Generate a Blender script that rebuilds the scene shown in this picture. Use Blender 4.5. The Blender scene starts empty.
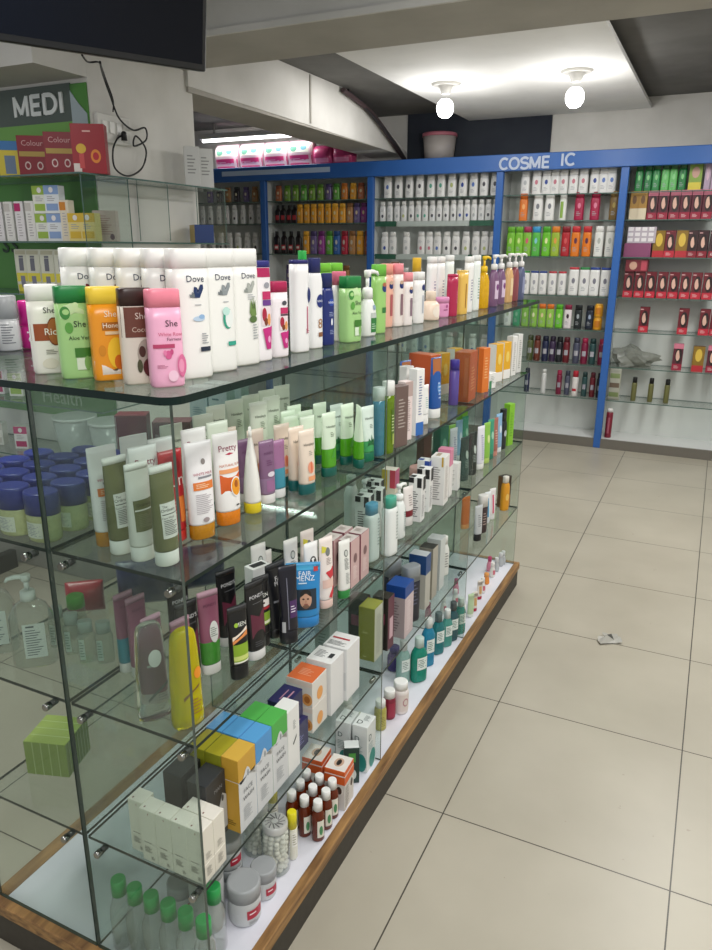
import bpy, bmesh, math, random
from mathutils import Vector, Matrix
random.seed(11)
S = bpy.context.scene
COL = S.collection
PI = math.pi
S.view_settings.view_transform = 'Standard'; S.view_settings.look = 'None'; S.view_settings.gamma = 1; S.view_settings.exposure = 0.0

# ------------------------------------------------------------------ camera
YAW, PITCH, ROLL, FPX = -0.44854, 0.29998, 0.00543, 732.24
CAM = Vector((0.51305, -1.64982, 1.53648))
def cam_axes():
    f = Vector((math.sin(YAW)*math.cos(PITCH), math.cos(YAW)*math.cos(PITCH), -math.sin(PITCH)))
    r = Vector((math.cos(YAW), -math.sin(YAW), 0)); u = r.cross(f)
    c, s = math.cos(ROLL), math.sin(ROLL)
    return c*r+s*u, -s*r+c*u, f
CR, CU, CF = cam_axes()
cd = bpy.data.cameras.new('camera'); cam = bpy.data.objects.new('camera', cd); COL.objects.link(cam)
cd.sensor_fit = 'VERTICAL'; cd.sensor_height = 36.0; cd.sensor_width = 27.0; cd.lens = FPX*36.0/950
cd.clip_start = 0.02; cd.clip_end = 60
mw = Matrix.Identity(4)
for i in range(3):
    mw[i][0], mw[i][1], mw[i][2], mw[i][3] = CR[i], CU[i], -CF[i], CAM[i]
cam.matrix_world = mw
S.camera = cam
def ray(px, py): return CR*((px-356)/FPX)+CU*((475-py)/FPX)+CF
# a point of the photograph on a real horizontal / vertical surface of the room
def at(px, py, z): d = ray(px, py); return CAM+d*((z-CAM.z)/d.z)
def aty(px, py, y): d = ray(px, py); return CAM+d*((y-CAM.y)/d.y)
def atx(px, py, x): d = ray(px, py); return CAM+d*((x-CAM.x)/d.x)

# ------------------------------------------------------------------ materials
def lin(h):
    h = h.lstrip('#'); c = [int(h[i:i+2], 16)/255 for i in (0, 2, 4)]
    return tuple(x/12.92 if x <= .04045 else ((x+.055)/1.055)**2.4 for x in c)+(1,)
MATS = {}
def mat(hexcol, rough=.4, metal=0., kind='paint', coat=0.):
    key = (hexcol, rough, metal, kind, coat)
    if key in MATS: return MATS[key]
    m = bpy.data.materials.new('%s_%s' % (kind, hexcol)); m.use_nodes = True
    nt = m.node_tree; b = nt.nodes['Principled BSDF']
    b.inputs['Base Color'].default_value = lin(hexcol); b.inputs['Metallic'].default_value = metal
    b.inputs['Coat Weight'].default_value = coat
    n = nt.nodes.new('ShaderNodeTexNoise'); n.inputs['Scale'].default_value = 60
    mr = nt.nodes.new('ShaderNodeMapRange'); mr.inputs[3].default_value = max(.03, rough-.06); mr.inputs[4].default_value = rough+.06
    tc = nt.nodes.new('ShaderNodeTexCoord')
    nt.links.new(tc.outputs['Object'], n.inputs['Vector']); nt.links.new(n.outputs['Fac'], mr.inputs[0]); nt.links.new(mr.outputs[0], b.inputs['Roughness'])
    MATS[key] = m; return m
def see_through(name, tint, body=None, body_fac=0., gloss=1., rough=.02):
    """thin clear glass or plastic: straight-through light, Fresnel gloss, optional milky share"""
    key = ('st', name)
    if key in MATS: return MATS[key]
    m = bpy.data.materials.new(name); m.use_nodes = True; nt = m.node_tree; nt.nodes.clear(); L = nt.links.new
    out = nt.nodes.new('ShaderNodeOutputMaterial'); t = nt.nodes.new('ShaderNodeBsdfTransparent'); t.inputs[0].default_value = lin(tint)
    g = nt.nodes.new('ShaderNodeBsdfGlossy'); g.inputs['Roughness'].default_value = rough
    geo = nt.nodes.new('ShaderNodeNewGeometry'); mx = nt.nodes.new('ShaderNodeMapRange')
    mx.inputs[3].default_value = 1.5; mx.inputs[4].default_value = 1/1.5
    L(geo.outputs['Backfacing'], mx.inputs[0]); fr = nt.nodes.new('ShaderNodeFresnel'); L(mx.outputs[0], fr.inputs['IOR'])
    ml = nt.nodes.new('ShaderNodeMath'); ml.operation = 'MULTIPLY'; ml.inputs[1].default_value = gloss; L(fr.outputs[0], ml.inputs[0])
    src = t.outputs[0]
    if body:
        d = nt.nodes.new('ShaderNodeBsdfDiffuse'); d.inputs[0].default_value = lin(body)
        n = nt.nodes.new('ShaderNodeTexNoise'); n.inputs['Scale'].default_value = 9
        r2 = nt.nodes.new('ShaderNodeMapRange'); r2.inputs[3].default_value = body_fac*.75; r2.inputs[4].default_value = body_fac*1.25
        L(n.outputs['Fac'], r2.inputs[0]); mm = nt.nodes.new('ShaderNodeMixShader'); L(r2.outputs[0], mm.inputs[0]); L(t.outputs[0], mm.inputs[1]); L(d.outputs[0], mm.inputs[2]); src = mm.outputs[0]
    ms = nt.nodes.new('ShaderNodeMixShader'); L(ml.outputs[0], ms.inputs[0]); L(src, ms.inputs[1]); L(g.outputs[0], ms.inputs[2]); L(ms.outputs[0], out.inputs[0])
    MATS[key] = m; return m
GLASS = see_through('clear_shelf_glass', 'FAFCFB', 'B4C4BE', .02, .85)
PANE = see_through('hazed_pane_glass', 'F1F7F4', 'B8BEB8', .022, .6)  # reflected haze of the surroundings is put in as a pale diffuse share
GEDGE = mat('0B201C', .3, kind='green_glass_edge'); GEDGE.node_tree.nodes['Principled BSDF'].inputs['Specular IOR Level'].default_value = .25; PEDGE = mat('3E4A44', .2, kind='pane_edge'); GEDGE2 = mat('4E6A62', .2, kind='pale_glass_edge')
CLEAR = see_through('clear_plastic', 'F2F5F2', 'E8EEEA', .07, 1.6, .05)
FROST = see_through('frosted_plastic', 'E6ECEA', 'E2E6E4', .45, .8, .2)
def gelglass(hexcol, rough=.03, tr=.93):
    key = ('gel', hexcol)
    if key in MATS: return MATS[key]
    m = mat(hexcol, rough, kind='clear_gel'); b = m.node_tree.nodes['Principled BSDF']; b.inputs['Transmission Weight'].default_value = tr; b.inputs['IOR'].default_value = 1.36; MATS[key] = m; return m
def liquid(hexcol, dens=.6): return see_through('liquid_%s_%d' % (hexcol, dens*100), hexcol, hexcol, dens, 1., .05)
def tex_mat(name, build):
    m = bpy.data.materials.new(name); m.use_nodes = True; nt = m.node_tree; build(nt, nt.nodes['Principled BSDF']); return m
def emit(name, hexcol, st):
    m = bpy.data.materials.new(name); m.use_nodes = True; b = m.node_tree.nodes['Principled BSDF']
    b.inputs['Base Color'].default_value = lin(hexcol); b.inputs['Emission Color'].default_value = lin(hexcol); b.inputs['Emission Strength'].default_value = st; return m

# ------------------------------------------------------------------ mesh collector
class MB:
    def __init__(s): s.v = []; s.f = []; s.m = []; s.s = []; s.mats = []
    def mi(s, m):
        if m not in s.mats: s.mats.append(m)
        return s.mats.index(m)
    def add(s, vs, fs, m, smooth=False):
        o = len(s.v); s.v += [tuple(v) for v in vs]; k = s.mi(m)
        for f in fs: s.f.append([o+i for i in f]); s.m.append(k); s.s.append(smooth)
        return s
    def box(s, x0, y0, z0, x1, y1, z1, m, sides=None):
        """sides: optional dict of material per face key L R F K T B"""
        vs = [(x0,y0,z0),(x1,y0,z0),(x1,y1,z0),(x0,y1,z0),(x0,y0,z1),(x1,y0,z1),(x1,y1,z1),(x0,y1,z1)]
        fs = dict(B=(3,2,1,0), T=(4,5,6,7), F=(0,1,5,4), R=(1,2,6,5), K=(2,3,7,6), L=(3,0,4,7))
        for k, f in fs.items(): s.add([vs[i] for i in f], [(0,1,2,3)], (sides or {}).get(k, m))
        return s
    def bbox(s, x0, y0, z0, x1, y1, z1, m, bev=.002, sides=None, tops=None):
        """chamfered box with welded shell"""
        bm = bmesh.new(); bmesh.ops.create_cube(bm, size=1)
        for v in bm.verts: v.co = Vector(((x0+x1)/2+v.co.x*(x1-x0), (y0+y1)/2+v.co.y*(y1-y0), (z0+z1)/2+v.co.z*(z1-z0)))
        bmesh.ops.bevel(bm, geom=bm.edges[:], offset=bev, segments=1, affect='EDGES')
        bm.normal_update(); vs = [v.co[:] for v in bm.verts]; bm.verts.index_update()
        for f in bm.faces:
            n = f.normal; k = 'T' if n.z > .9 else 'B' if n.z < -.9 else 'R' if n.x > .9 else 'L' if n.x < -.9 else 'F' if n.y < -.9 else 'K' if n.y > .9 else None
            mm = (sides or {}).get(k, m); o = len(s.v)
            s.add([f.verts[i].co[:] for i in range(len(f.verts))], [tuple(range(len(f.verts)))], mm)
        bm.free(); return s
    def loft(s, prof, m, seg=20, smooth=True, top=True, bot=True):
        """prof: (z, rx, ry, n[, cx, cy]) rings"""
        rings = [ring(*p, seg=seg) for p in prof]; vs = [v for r in rings for v in r]; fs = []
        for i in range(len(rings)-1):
            for j in range(seg):
                k = (j+1) % seg; fs.append((i*seg+j, i*seg+k, (i+1)*seg+k, (i+1)*seg+j))
        s.add(vs, fs, m, smooth)
        if bot: s.add(rings[0][::-1], [tuple(range(seg))], m)
        if top: s.add(rings[-1], [tuple(range(seg))], m)
        return s
    def tube(s, pts, r, m, seg=8, closed=True):
        pts = [Vector(p) for p in pts]; rs = r if isinstance(r, (list, tuple)) else [r]*len(pts); vs = []; fs = []
        up = Vector((.13, .31, .94)).normalized()
        for i, p in enumerate(pts):
            d = (pts[min(i+1, len(pts)-1)]-pts[max(i-1, 0)]).normalized(); a = d.cross(up)
            if a.length < .05: a = d.cross(Vector((1, 0, 0)))
            a.normalize(); b = d.cross(a)
            vs += [p+a*(rs[i]*math.cos(2*PI*j/seg))+b*(rs[i]*math.sin(2*PI*j/seg)) for j in range(seg)]
        for i in range(len(pts)-1):
            for j in range(seg):
                k = (j+1) % seg; fs.append((i*seg+j, (i+1)*seg+j, (i+1)*seg+k, i*seg+k))
        s.add(vs, fs, m, True)
        s.add(vs[:seg], [tuple(range(seg))], m); s.add(vs[-seg:][::-1], [tuple(range(seg))], m); return s
    def prism(s, poly, axis, a0, a1, m, cap=None):
        """poly: 2D points; axis 'x','y','z' extrusion"""
        def P(p, a): return (a, p[0], p[1]) if axis == 'x' else (p[0], a, p[1]) if axis == 'y' else (p[0], p[1], a)
        n = len(poly); A = [P(p, a0) for p in poly]; B = [P(p, a1) for p in poly]
        s.add(A, [tuple(range(n))[::-1]], cap or m); s.add(B, [tuple(range(n))], cap or m)
        for i in range(n):
            j = (i+1) % n; s.add([A[i], A[j], B[j], B[i]], [(0, 1, 2, 3)], m)
        return s
    def mesh(s, name):
        me = bpy.data.meshes.new(name); me.from_pydata(s.v, [], s.f)
        for m in s.mats: me.materials.append(m)
        me.polygons.foreach_set('material_index', s.m); me.polygons.foreach_set('use_smooth', s.s); me.update(); return me
    def fix(s, name):
        me = s.mesh(name); bm = bmesh.new(); bm.from_mesh(me); bmesh.ops.remove_doubles(bm, verts=bm.verts, dist=1e-6)
        bmesh.ops.recalc_face_normals(bm, faces=bm.faces); bm.to_mesh(me); bm.free(); return me
def ring(z, rx, ry, n=2, cx=0, cy=0, seg=20):
    out = []
    for j in range(seg):
        a = 2*PI*(j+.5)/seg; c, si = math.cos(a), math.sin(a)
        out.append((cx+rx*math.copysign(abs(c)**(2/n), c), cy+ry*math.copysign(abs(si)**(2/n), si), z))
    return out
def link(name, me, parent=None, loc=None):
    o = bpy.data.objects.new(name, me); COL.objects.link(o)
    if parent: o.parent = parent
    if loc: o.location = loc
    return o
LABELS = {}
def tag(o, label, cat, group=None):
    n = len(label.split())
    assert 4 <= n <= 16, (n, label)
    if label in LABELS and not (group and LABELS[label] == group): print('DUP LABEL', label)
    LABELS[label] = group
    o['label'] = label; o['category'] = cat
    if group: o['group'] = group
    return o
def struct(name, mb, fix=True): o = link(name, mb.fix(name) if fix else mb.mesh(name)); o['kind'] = 'structure'; return o
def empty(name, loc=(0, 0, 0), rz=0.):
    o = bpy.data.objects.new(name, None); COL.objects.link(o); o.location = loc; o.rotation_euler = (0, 0, rz); o.empty_display_size = .05; return o

# ------------------------------------------------------------------ printing on packages
TXT = {}
def text2d(st):
    if st in TXT: return TXT[st]
    cu = bpy.data.curves.new('lettering', 'FONT'); cu.body = st; cu.resolution_u = 2
    ob = bpy.data.objects.new('lettering', cu); COL.objects.link(ob); dg = bpy.context.evaluated_depsgraph_get()
    me = bpy.data.meshes.new_from_object(ob.evaluated_get(dg)); vs = [(v.co.x, v.co.y) for v in me.vertices]; fs = [tuple(p.vertices) for p in me.polygons]
    bpy.data.objects.remove(ob); bpy.data.curves.remove(cu); bpy.data.meshes.remove(me)
    x0 = min(v[0] for v in vs); x1 = max(v[0] for v in vs); y0 = min(v[1] for v in vs); y1 = max(v[1] for v in vs); w = x1-x0
    TXT[st] = ([((v[0]-(x0+x1)/2)/w, (v[1]-(y0+y1)/2)/w) for v in vs], fs); return TXT[st]
def printing(mb, fn, W, H, dec, sub=8):
    """dec in fractions: u -1..1 of half width, v 0..1 of height; fn(u_m, v_m, off) -> point"""
    off = .0004
    for d in dec:
        k = d[0]; ink = mat(d[-1], .45, kind='print'); off += .00012
        if k == 'r':
            u0, v0, u1, v1 = d[1]*W/2, d[2]*H, d[3]*W/2, d[4]*H; n = sub; q = 3
            vs = [fn(u0+(u1-u0)*i/n, v0+(v1-v0)*j/q, off) for j in range(q+1) for i in range(n+1)]
            fs = [(j*(n+1)+i, j*(n+1)+i+1, (j+1)*(n+1)+i+1, (j+1)*(n+1)+i) for j in range(q) for i in range(n)]
            mb.add(vs, fs, ink, True)
        elif k in 'ep':
            if k == 'e': pts = [(d[1]*W/2+d[3]*W/2*math.cos(2*PI*i/18), d[2]*H+d[4]*H*math.sin(2*PI*i/18)) for i in range(18)]
            else: pts = [(a*W/2, b*H) for a, b in d[1]]
            cx = sum(p[0] for p in pts)/len(pts); cy = sum(p[1] for p in pts)/len(pts); n = len(pts)
            vs = [fn(cx, cy, off)]+[fn(cx+(p[0]-cx)*t, cy+(p[1]-cy)*t, off) for t in (.5, 1) for p in pts]
            fs = [(0, 1+i, 1+(i+1) % n) for i in range(n)]+[(1+i, 1+n+i, 1+n+(i+1) % n, 1+(i+1) % n) for i in range(n)]
            mb.add(vs, fs, ink, True)
        elif k == 't':
            vs, fs = text2d(d[4]); w = d[3]*W
            mb.add([fn(d[1]*W/2+a*w, d[2]*H+b*w, off) for a, b in vs], fs, ink, True)
        elif k == 'l':
            u0, v0, u1, v1, n = d[1:6]; n = n if n < 2 else int(n*1.5+.5)
            for i in range(n):
                t = v1+(v0-v1)*(i+.2)/n; h2 = abs(v1-v0)/n*.36; e = u0+(u1-u0)*(.6+.4*((i*37 % 10)/10))
                p = [(u0, t-h2), (e, t-h2), (e, t), (u0, t)]
                mb.add([fn((p[0][0]+(e-u0)*j/3)*W/2, yy*H, off) for yy in (t-h2, t) for j in range(4)], [(j, j+1, j+5, j+4) for j in range(3)], ink, True)
def surf(prof):
    def fn(u, v, off):
        p = prof[0]; q = prof[-1]
        for i in range(len(prof)-1):
            if prof[i][0] <= v <= prof[i+1][0]: p, q = prof[i], prof[i+1]; break
        t = 0 if q[0] == p[0] else min(1, max(0, (v-p[0])/(q[0]-p[0])))
        rx = p[1]+(q[1]-p[1])*t; ry = p[2]+(q[2]-p[2])*t; n = p[3]+(q[3]-p[3])*t
        a = min(.97, abs(u)/rx); return (u, -(ry+off)*(1-a**n)**(1/n)-off*.4, v)
    return fn

# ------------------------------------------------------------------ product prototypes: lists of (part name, mesh, parent index)
PROTO = {}
def proto(key, name, cat, w, d, h, parts): PROTO[key] = dict(name=name, cat=cat, w=w, d=d, h=h, parts=parts)
def P(me_name, mb, par=None): return (me_name, mb.fix(me_name) if me_name != 'label' else mb.mesh('label'), par)
def bottle(key, w, d, h, ch, body, cap, dec=(), n=3., cw=1., shoulder=.02, waist=0., name='lotion_bottle', cat='bottle', bm=None, cm=None, crough=.35, neck=None):
    """oval bottle with a cap of its own"""
    bmat = bm or mat(body, .32, kind='plastic'); cmat = cm or mat(cap, crough, kind='plastic'); a, b = w/2, d/2; zb = h-ch; nw = cw if neck is None else neck
    pr = [(0, a*.93, b*.9, n), (.003, a*.98, b*.98, n), (.012, a, b, n), (zb*.35, a*(1-waist), b*(1-waist*.5), n), (zb*.6, a*(1-waist*.3), b, n), (zb-shoulder, a, b, n)]
    if nw < .98: pr += [(zb-shoulder*.6, a*(1-(1-nw)*.25), b*(1-(1-nw)*.25), n), (zb-shoulder*.25, a*(1-(1-nw)*.7), b*(1-(1-nw)*.6), n), (zb, a*nw*.94, b*max(nw, .7)*.9, n)]
    else: pr += [(zb, a*.985, b*.97, n)]
    body_mb = MB().loft(pr, bmat); parts = [P('body', body_mb)]
    e = .0009; ca, cb = a*cw, min(b*max(cw, .75), b)
    parts.append(P('cap', MB().loft([(zb, ca, cb, n), (h-e*2, ca*.985, cb*.97, n), (h-e*.5, ca*.95, cb*.92, n), (h, ca*.88, cb*.8, n)], cmat)))
    if dec: lb = MB(); printing(lb, surf(pr+[(h, ca, cb, n)]), w, h, dec); parts.append(P('label', lb))
    proto(key, name, cat, w, d, h, parts)
def tubep(key, w, h, ch, body, cap, dec=(), d=None, name='squeeze_tube', crimp=None, low=None, lowh=.0, bm=None, cw=.9, cm=None, slim=1.):
    """squeeze tube standing on its cap, crimped flat at the top"""
    a = w/2; r = (d or w*.62)/2; bmat = bm or mat(body, .3, kind='plastic'); cmat = cm or mat(cap, .35, kind='plastic')
    pr = [(ch, a*.9, r*.98, 2.2), (ch+.004, a*.93, r, 2.2), (ch+(h-ch)*.3, a*.95*slim, r*.88, 2.2), (ch+(h-ch)*.6, a*.97*slim, r*.6, 2.2), (ch+(h-ch)*.85, a*slim, r*.25, 2.4), (h-.012, a*slim, .0028, 3), (h, a*slim, .0022, 3)]
    mb = MB()
    if low:
        lm = low if not isinstance(low, str) else mat(low, .3, kind='plastic'); zl = ch+lowh
        def cut(z):
            for i in range(len(pr)-1):
                if pr[i][0] <= z <= pr[i+1][0]:
                    t = (z-pr[i][0])/(pr[i+1][0]-pr[i][0]); return (z,)+tuple(pr[i][k]+(pr[i+1][k]-pr[i][k])*t for k in (1, 2, 3))
        c = cut(zl); mb.loft([p for p in pr if p[0] < zl]+[c], lm, top=False); mb.loft([c]+[p for p in pr if p[0] > zl], bmat, bot=False)
    else: mb.loft(pr, bmat)
    parts = [P('body', mb), P('cap', MB().loft([(0, a*cw*.95, r*.93, 2.2), (.002, a*cw, r, 2.2), (ch-.001, a*cw*.99, r*.98, 2.2), (ch, a*cw*.95, r*.95, 2.2)], cmat))]
    if crimp: parts.append(P('crimp', MB().loft([(h-.011, a*slim*1.004, .0034, 3), (h+.0005, a*slim*1.004, .003, 3)], mat(crimp, .4, kind='plastic'))))
    if dec: lb = MB(); printing(lb, surf(pr), w, h, dec); parts.append(P('label', lb))
    proto(key, name, 'tube', w, d or w*.62, h, parts)
def boxfn(w, d, h):
    return dict(F=(lambda u, v, o: (u, -d/2-o, v), w, h), R=(lambda u, v, o: (w/2+o, u, v), d, h), L=(lambda u, v, o: (-w/2-o, -u, v), d, h), T=(lambda u, v, o: (u, -d/2+v, h+o), w, d))
def carton(key, w, d, h, front, top=None, side=None, dec=None, name='product_carton', cat='box', topband=0., rough=.4, bandcol=None, lid=False):
    m = mat(front, rough, kind='card'); sd = {'T': mat(top or front, rough, kind='card')}
    if side: sd['R'] = sd['L'] = mat(side, rough, kind='card')
    parts = []
    if topband:   # a separate upper section in another colour
        z = h*(1-topband); bc = mat(bandcol or top, rough, kind='card')
        mb = MB().bbox(-w/2, -d/2, 0, w/2, d/2, z, m, .0008, {k: v for k, v in sd.items() if k != 'T'}); parts.append(P('box', mb))
        parts.append(P('top_section', MB().bbox(-w/2, -d/2, z, w/2, d/2, h, bc, .0008, {'T': sd['T']})))
    else: parts.append(P('box', MB().bbox(-w/2, -d/2, 0, w/2, d/2, h, m, .0008, sd)))
    if dec:
        F = boxfn(w, d, h)
        for k, dl in dec.items():
            lb = MB(); printing(lb, F[k][0], F[k][1], F[k][2], dl, 1)
            parts.append(({'F': 'front_print', 'T': 'top_print'}.get(k, 'side_print'), lb.mesh('print'), None))
    proto(key, name, cat, w, d, h, parts)
def jarp(key, r, h, lh, body, lid, dec=(), name='cream_jar', cat='jar', bm=None, lm=None, lr=1.03, ry=1., n=2., neck=1.):
    bmat = bm or mat(body, .3, kind='plastic'); lmat = lm or mat(lid, .35, kind='plastic'); zb = h-lh
    pr = [(0, r*.9, r*ry*.9, n), (.003, r*.98, r*ry*.98, n), (.008, r, r*ry, n), (zb-.012, r, r*ry, n), (zb-.004, r*(.5+.5*neck), r*ry*(.5+.5*neck), n), (zb, r*neck*.96, r*ry*neck*.96, n)]
    parts = [P('body', MB().loft(pr, bmat, seg=24)), P('lid', MB().loft([(zb, r*lr*neck, r*lr*ry*neck, n), (h-.004, r*lr*neck, r*lr*ry*neck, n), (h-.001, r*lr*neck*.96, r*lr*ry*neck*.96, n), (h, r*lr*neck*.88, r*lr*ry*neck*.88, n)], lmat, seg=24))]
    if dec: lb = MB(); printing(lb, surf(pr), 2*r, h, dec); parts.append(P('label', lb))
    proto(key, name, cat, 2*r*lr, 2*r*lr*ry, h, parts)
def pumpp(key, w, d, h, body, pump, dec=(), bm=None, ph=.3, n=2.4, name='pump_bottle', belly=0., nd=1):
    """bottle with collar, stem and a beaked pump head"""
    bmat = bm or mat(body, .3, kind='plastic'); pm = mat(pump, .35, kind='plastic'); a, b = w/2, d/2; zb = h*(1-ph); cr = min(.013, a*.5)
    pr = [(0, a*.92, b*.9, n), (.004, a, b, n), (zb*.45, a*(1+belly*.08), b, n), (zb*.75, a*.97, b*.97, n), (zb*.9, a*.72, b*.75, n), (zb, cr*.9, cr*.9, 2)]
    parts = [P('body', MB().loft(pr, bmat))]
    mb = MB().loft([(zb-.001, cr*1.15, cr*1.15, 2), (zb+(h-zb)*.32, cr*1.1, cr*1.1, 2), (zb+(h-zb)*.38, cr*.8, cr*.8, 2)], pm).loft([(zb+(h-zb)*.38, cr*.38, cr*.38, 2), (h-(h-zb)*.25, cr*.38, cr*.38, 2)], pm)
    parts.append(P('pump_collar', mb))
    hz = h-(h-zb)*.25
    hm = MB().loft([(hz, cr*.7, cr*.7, 2), (h-.002, cr*.75, cr*.75, 2), (h, cr*.6, cr*.6, 2)], pm); hm.tube([(0, 0, h-.005), (nd*.02, 0, h-.004), (nd*.034, 0, h-.007), (nd*.038, 0, h-.013)], [.0055, .005, .004, .003], pm)
    parts.append(P('pump_head', hm, 1))
    if dec: lb = MB(); printing(lb, surf(pr), w, h, dec); parts.append(P('label', lb))
    proto(key, name, 'bottle', w, d, h, parts)
def vialp(key, r, h, ch, body, cap, dec=(), bm=None, ry=1., nk=.55, name='small_bottle', n=2., capr=None, sh=.02):
    bmat = bm or mat(body, .25, kind='plastic'); zb = h-ch; c = capr or nk*1.15
    pr = [(0, r*.9, r*ry*.9, n), (.003, r, r*ry, n), (zb-sh*1.4, r, r*ry, n), (zb-sh*.9, r*.92, r*ry*.92, n), (zb-sh*.4, r*(nk+.12), r*ry*(nk+.12) if ry > .8 else r*(nk+.05), 2), (zb, r*nk, r*nk, 2)]
    parts = [P('body', MB().loft(pr, bmat)), P('cap', MB().loft([(zb-.001, r*c, r*c, 2), (h-.002, r*c*.97, r*c*.97, 2), (h, r*c*.86, r*c*.86, 2)], mat(cap, .35, kind='plastic')))]
    if dec: lb = MB(); printing(lb, surf(pr), 2*r, h, dec); parts.append(P('label', lb))
    proto(key, name, 'bottle', 2*r, 2*r*ry, h, parts)
def canp(key, r, h, ch, body, cap, dec=(), name='spray_can'):
    pr = [(0, r*.95, r*.95, 2), (.004, r, r, 2), (h-ch-.01, r, r, 2), (h-ch, r*.88, r*.88, 2)]
    parts = [P('can', MB().loft(pr, mat(body, .3, kind='metal_paint'))), P('cap', MB().loft([(h-ch, r*.86, r*.86, 2), (h-.006, r*.84, r*.84, 2), (h-.001, r*.7, r*.7, 2), (h, r*.5, r*.5, 2)], mat(cap, .35, kind='plastic')))]
    if dec: lb = MB(); printing(lb, surf(pr), 2*r, h, dec); parts.append(P('label', lb))
    proto(key, name, 'can', 2*r, 2*r, h, parts)
def packp(key, w, d, h, col, dec=(), name='foil_pack', rough=.3, puff=.6):
    """soft pillow pack with flat sealed ends"""
    a, b = w/2, d/2; m = mat(col, rough, kind='film')
    pr = [(0, a, b*.12, 4), (h*.05, a, b*.3, 4), (h*.2, a*.985, b*.9, 3.5), (h*.5, a*.98, b, 3.5), (h*.8, a*.985, b*.9, 3.5), (h*.95, a, b*.3, 4), (h, a, b*.12, 4)]
    parts = [P('pouch', MB().loft(pr, m, seg=16))]
    if dec: lb = MB(); printing(lb, surf(pr), w, h, dec); parts.append(P('label', lb))
    proto(key, name, 'packet', w, d, h, parts)

# ------------------------------------------------------------------ placing
ITEMS = []
def item(key, loc, ang, label, group=None, tilt=0., lock=False, scale=1.):
    ITEMS.append([key, Vector(loc), ang, label, group, tilt, lock, scale])
def build_items():
    for key, loc, ang, label, group, tilt, lock, sc in ITEMS:
        p = PROTO[key]; r = empty(p['name'], loc, math.radians(ang+90)); tag(r, label, p['cat'], group)
        if tilt: r.rotation_euler.x = math.radians(tilt)
        if sc != 1: r.scale = (sc, sc, sc)
        made = []
        for nm, me, par in p['parts']:
            made.append(link(nm, me, made[par] if par is not None else r))
ORD = 'first second third fourth fifth sixth seventh eighth ninth tenth eleventh twelfth thirteenth fourteenth fifteenth sixteenth seventeenth eighteenth'.split()
# ================================================================== room shell
def floor_nodes(nt, b):
    L = nt.links.new; N = nt.nodes.new; tc = N('ShaderNodeTexCoord'); sp = N('ShaderNodeSeparateXYZ'); L(tc.outputs['Object'], sp.inputs[0])
    masks = []
    for ax in (0, 1):
        a = N('ShaderNodeMath'); a.operation = 'MULTIPLY'; a.inputs[1].default_value = 1/.6; L(sp.outputs[ax], a.inputs[0])
        f = N('ShaderNodeMath'); f.operation = 'FRACT'; L(a.outputs[0], f.inputs[0])
        s = N('ShaderNodeMath'); s.operation = 'SUBTRACT'; s.inputs[1].default_value = .5; L(f.outputs[0], s.inputs[0])
        q = N('ShaderNodeMath'); q.operation = 'ABSOLUTE'; L(s.outputs[0], q.inputs[0])
        g = N('ShaderNodeMath'); g.operation = 'GREATER_THAN'; g.inputs[1].default_value = .4968; L(q.outputs[0], g.inputs[0]); masks.append(g)
    mx = N('ShaderNodeMath'); mx.operation = 'MAXIMUM'; L(masks[0].outputs[0], mx.inputs[0]); L(masks[1].outputs[0], mx.inputs[1])
    n = N('ShaderNodeTexNoise'); n.inputs['Scale'].default_value = 2.2; n.inputs['Detail'].default_value = 6; L(tc.outputs['Object'], n.inputs['Vector'])
    cr = N('ShaderNodeValToRGB'); cr.color_ramp.elements[0].color = lin('A8A292'); cr.color_ramp.elements[1].color = lin('B6B0A0'); cr.color_ramp.elements[0].position = .3; cr.color_ramp.elements[1].position = .7; L(n.outputs['Fac'], cr.inputs[0])
    n2 = N('ShaderNodeTexNoise'); n2.inputs['Scale'].default_value = 26; n2.inputs['Detail'].default_value = 3; L(tc.outputs['Object'], n2.inputs['Vector'])
    gt = N('ShaderNodeMath'); gt.operation = 'GREATER_THAN'; gt.inputs[1].default_value = .74; L(n2.outputs['Fac'], gt.inputs[0])
    m1 = N('ShaderNodeMix'); m1.data_type = 'RGBA'; m1.inputs[7].default_value = lin('A3998A'); L(gt.outputs[0], m1.inputs[0]); L(cr.outputs[0], m1.inputs[6])
    m2 = N('ShaderNodeMix'); m2.data_type = 'RGBA'; m2.inputs[7].default_value = lin('4A463E'); L(mx.outputs[0], m2.inputs[0]); L(m1.outputs[2], m2.inputs[6]); L(m2.outputs[2], b.inputs['Base Color'])
    r = N('ShaderNodeMapRange'); r.inputs[3].default_value = .3; r.inputs[4].default_value = .42; L(n.outputs['Fac'], r.inputs[0]); L(r.outputs[0], b.inputs['Roughness'])
    b.inputs['Specular IOR Level'].default_value = .35
FLOOR = tex_mat('beige_floor_tiles', floor_nodes)
def plaster(name, c0, c1, sc=3., rough=.85):
    def bld(nt, b):
        L = nt.links.new; N = nt.nodes.new; tc = N('ShaderNodeTexCoord'); n = N('ShaderNodeTexNoise'); n.inputs['Scale'].default_value = sc; n.inputs['Detail'].default_value = 8; L(tc.outputs['Object'], n.inputs['Vector'])
        cr = N('ShaderNodeValToRGB'); cr.color_ramp.elements[0].position = .35; cr.color_ramp.elements[1].position = .62; cr.color_ramp.elements[0].color = lin(c0); cr.color_ramp.elements[1].color = lin(c1); L(n.outputs['Fac'], cr.inputs[0]); L(cr.outputs[0], b.inputs['Base Color']); b.inputs['Roughness'].default_value = rough
        bp = N('ShaderNodeBump'); bp.inputs['Strength'].default_value = .08; L(n.outputs['Fac'], bp.inputs['Height']); L(bp.outputs[0], b.inputs['Normal'])
    return tex_mat(name, bld)
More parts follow.
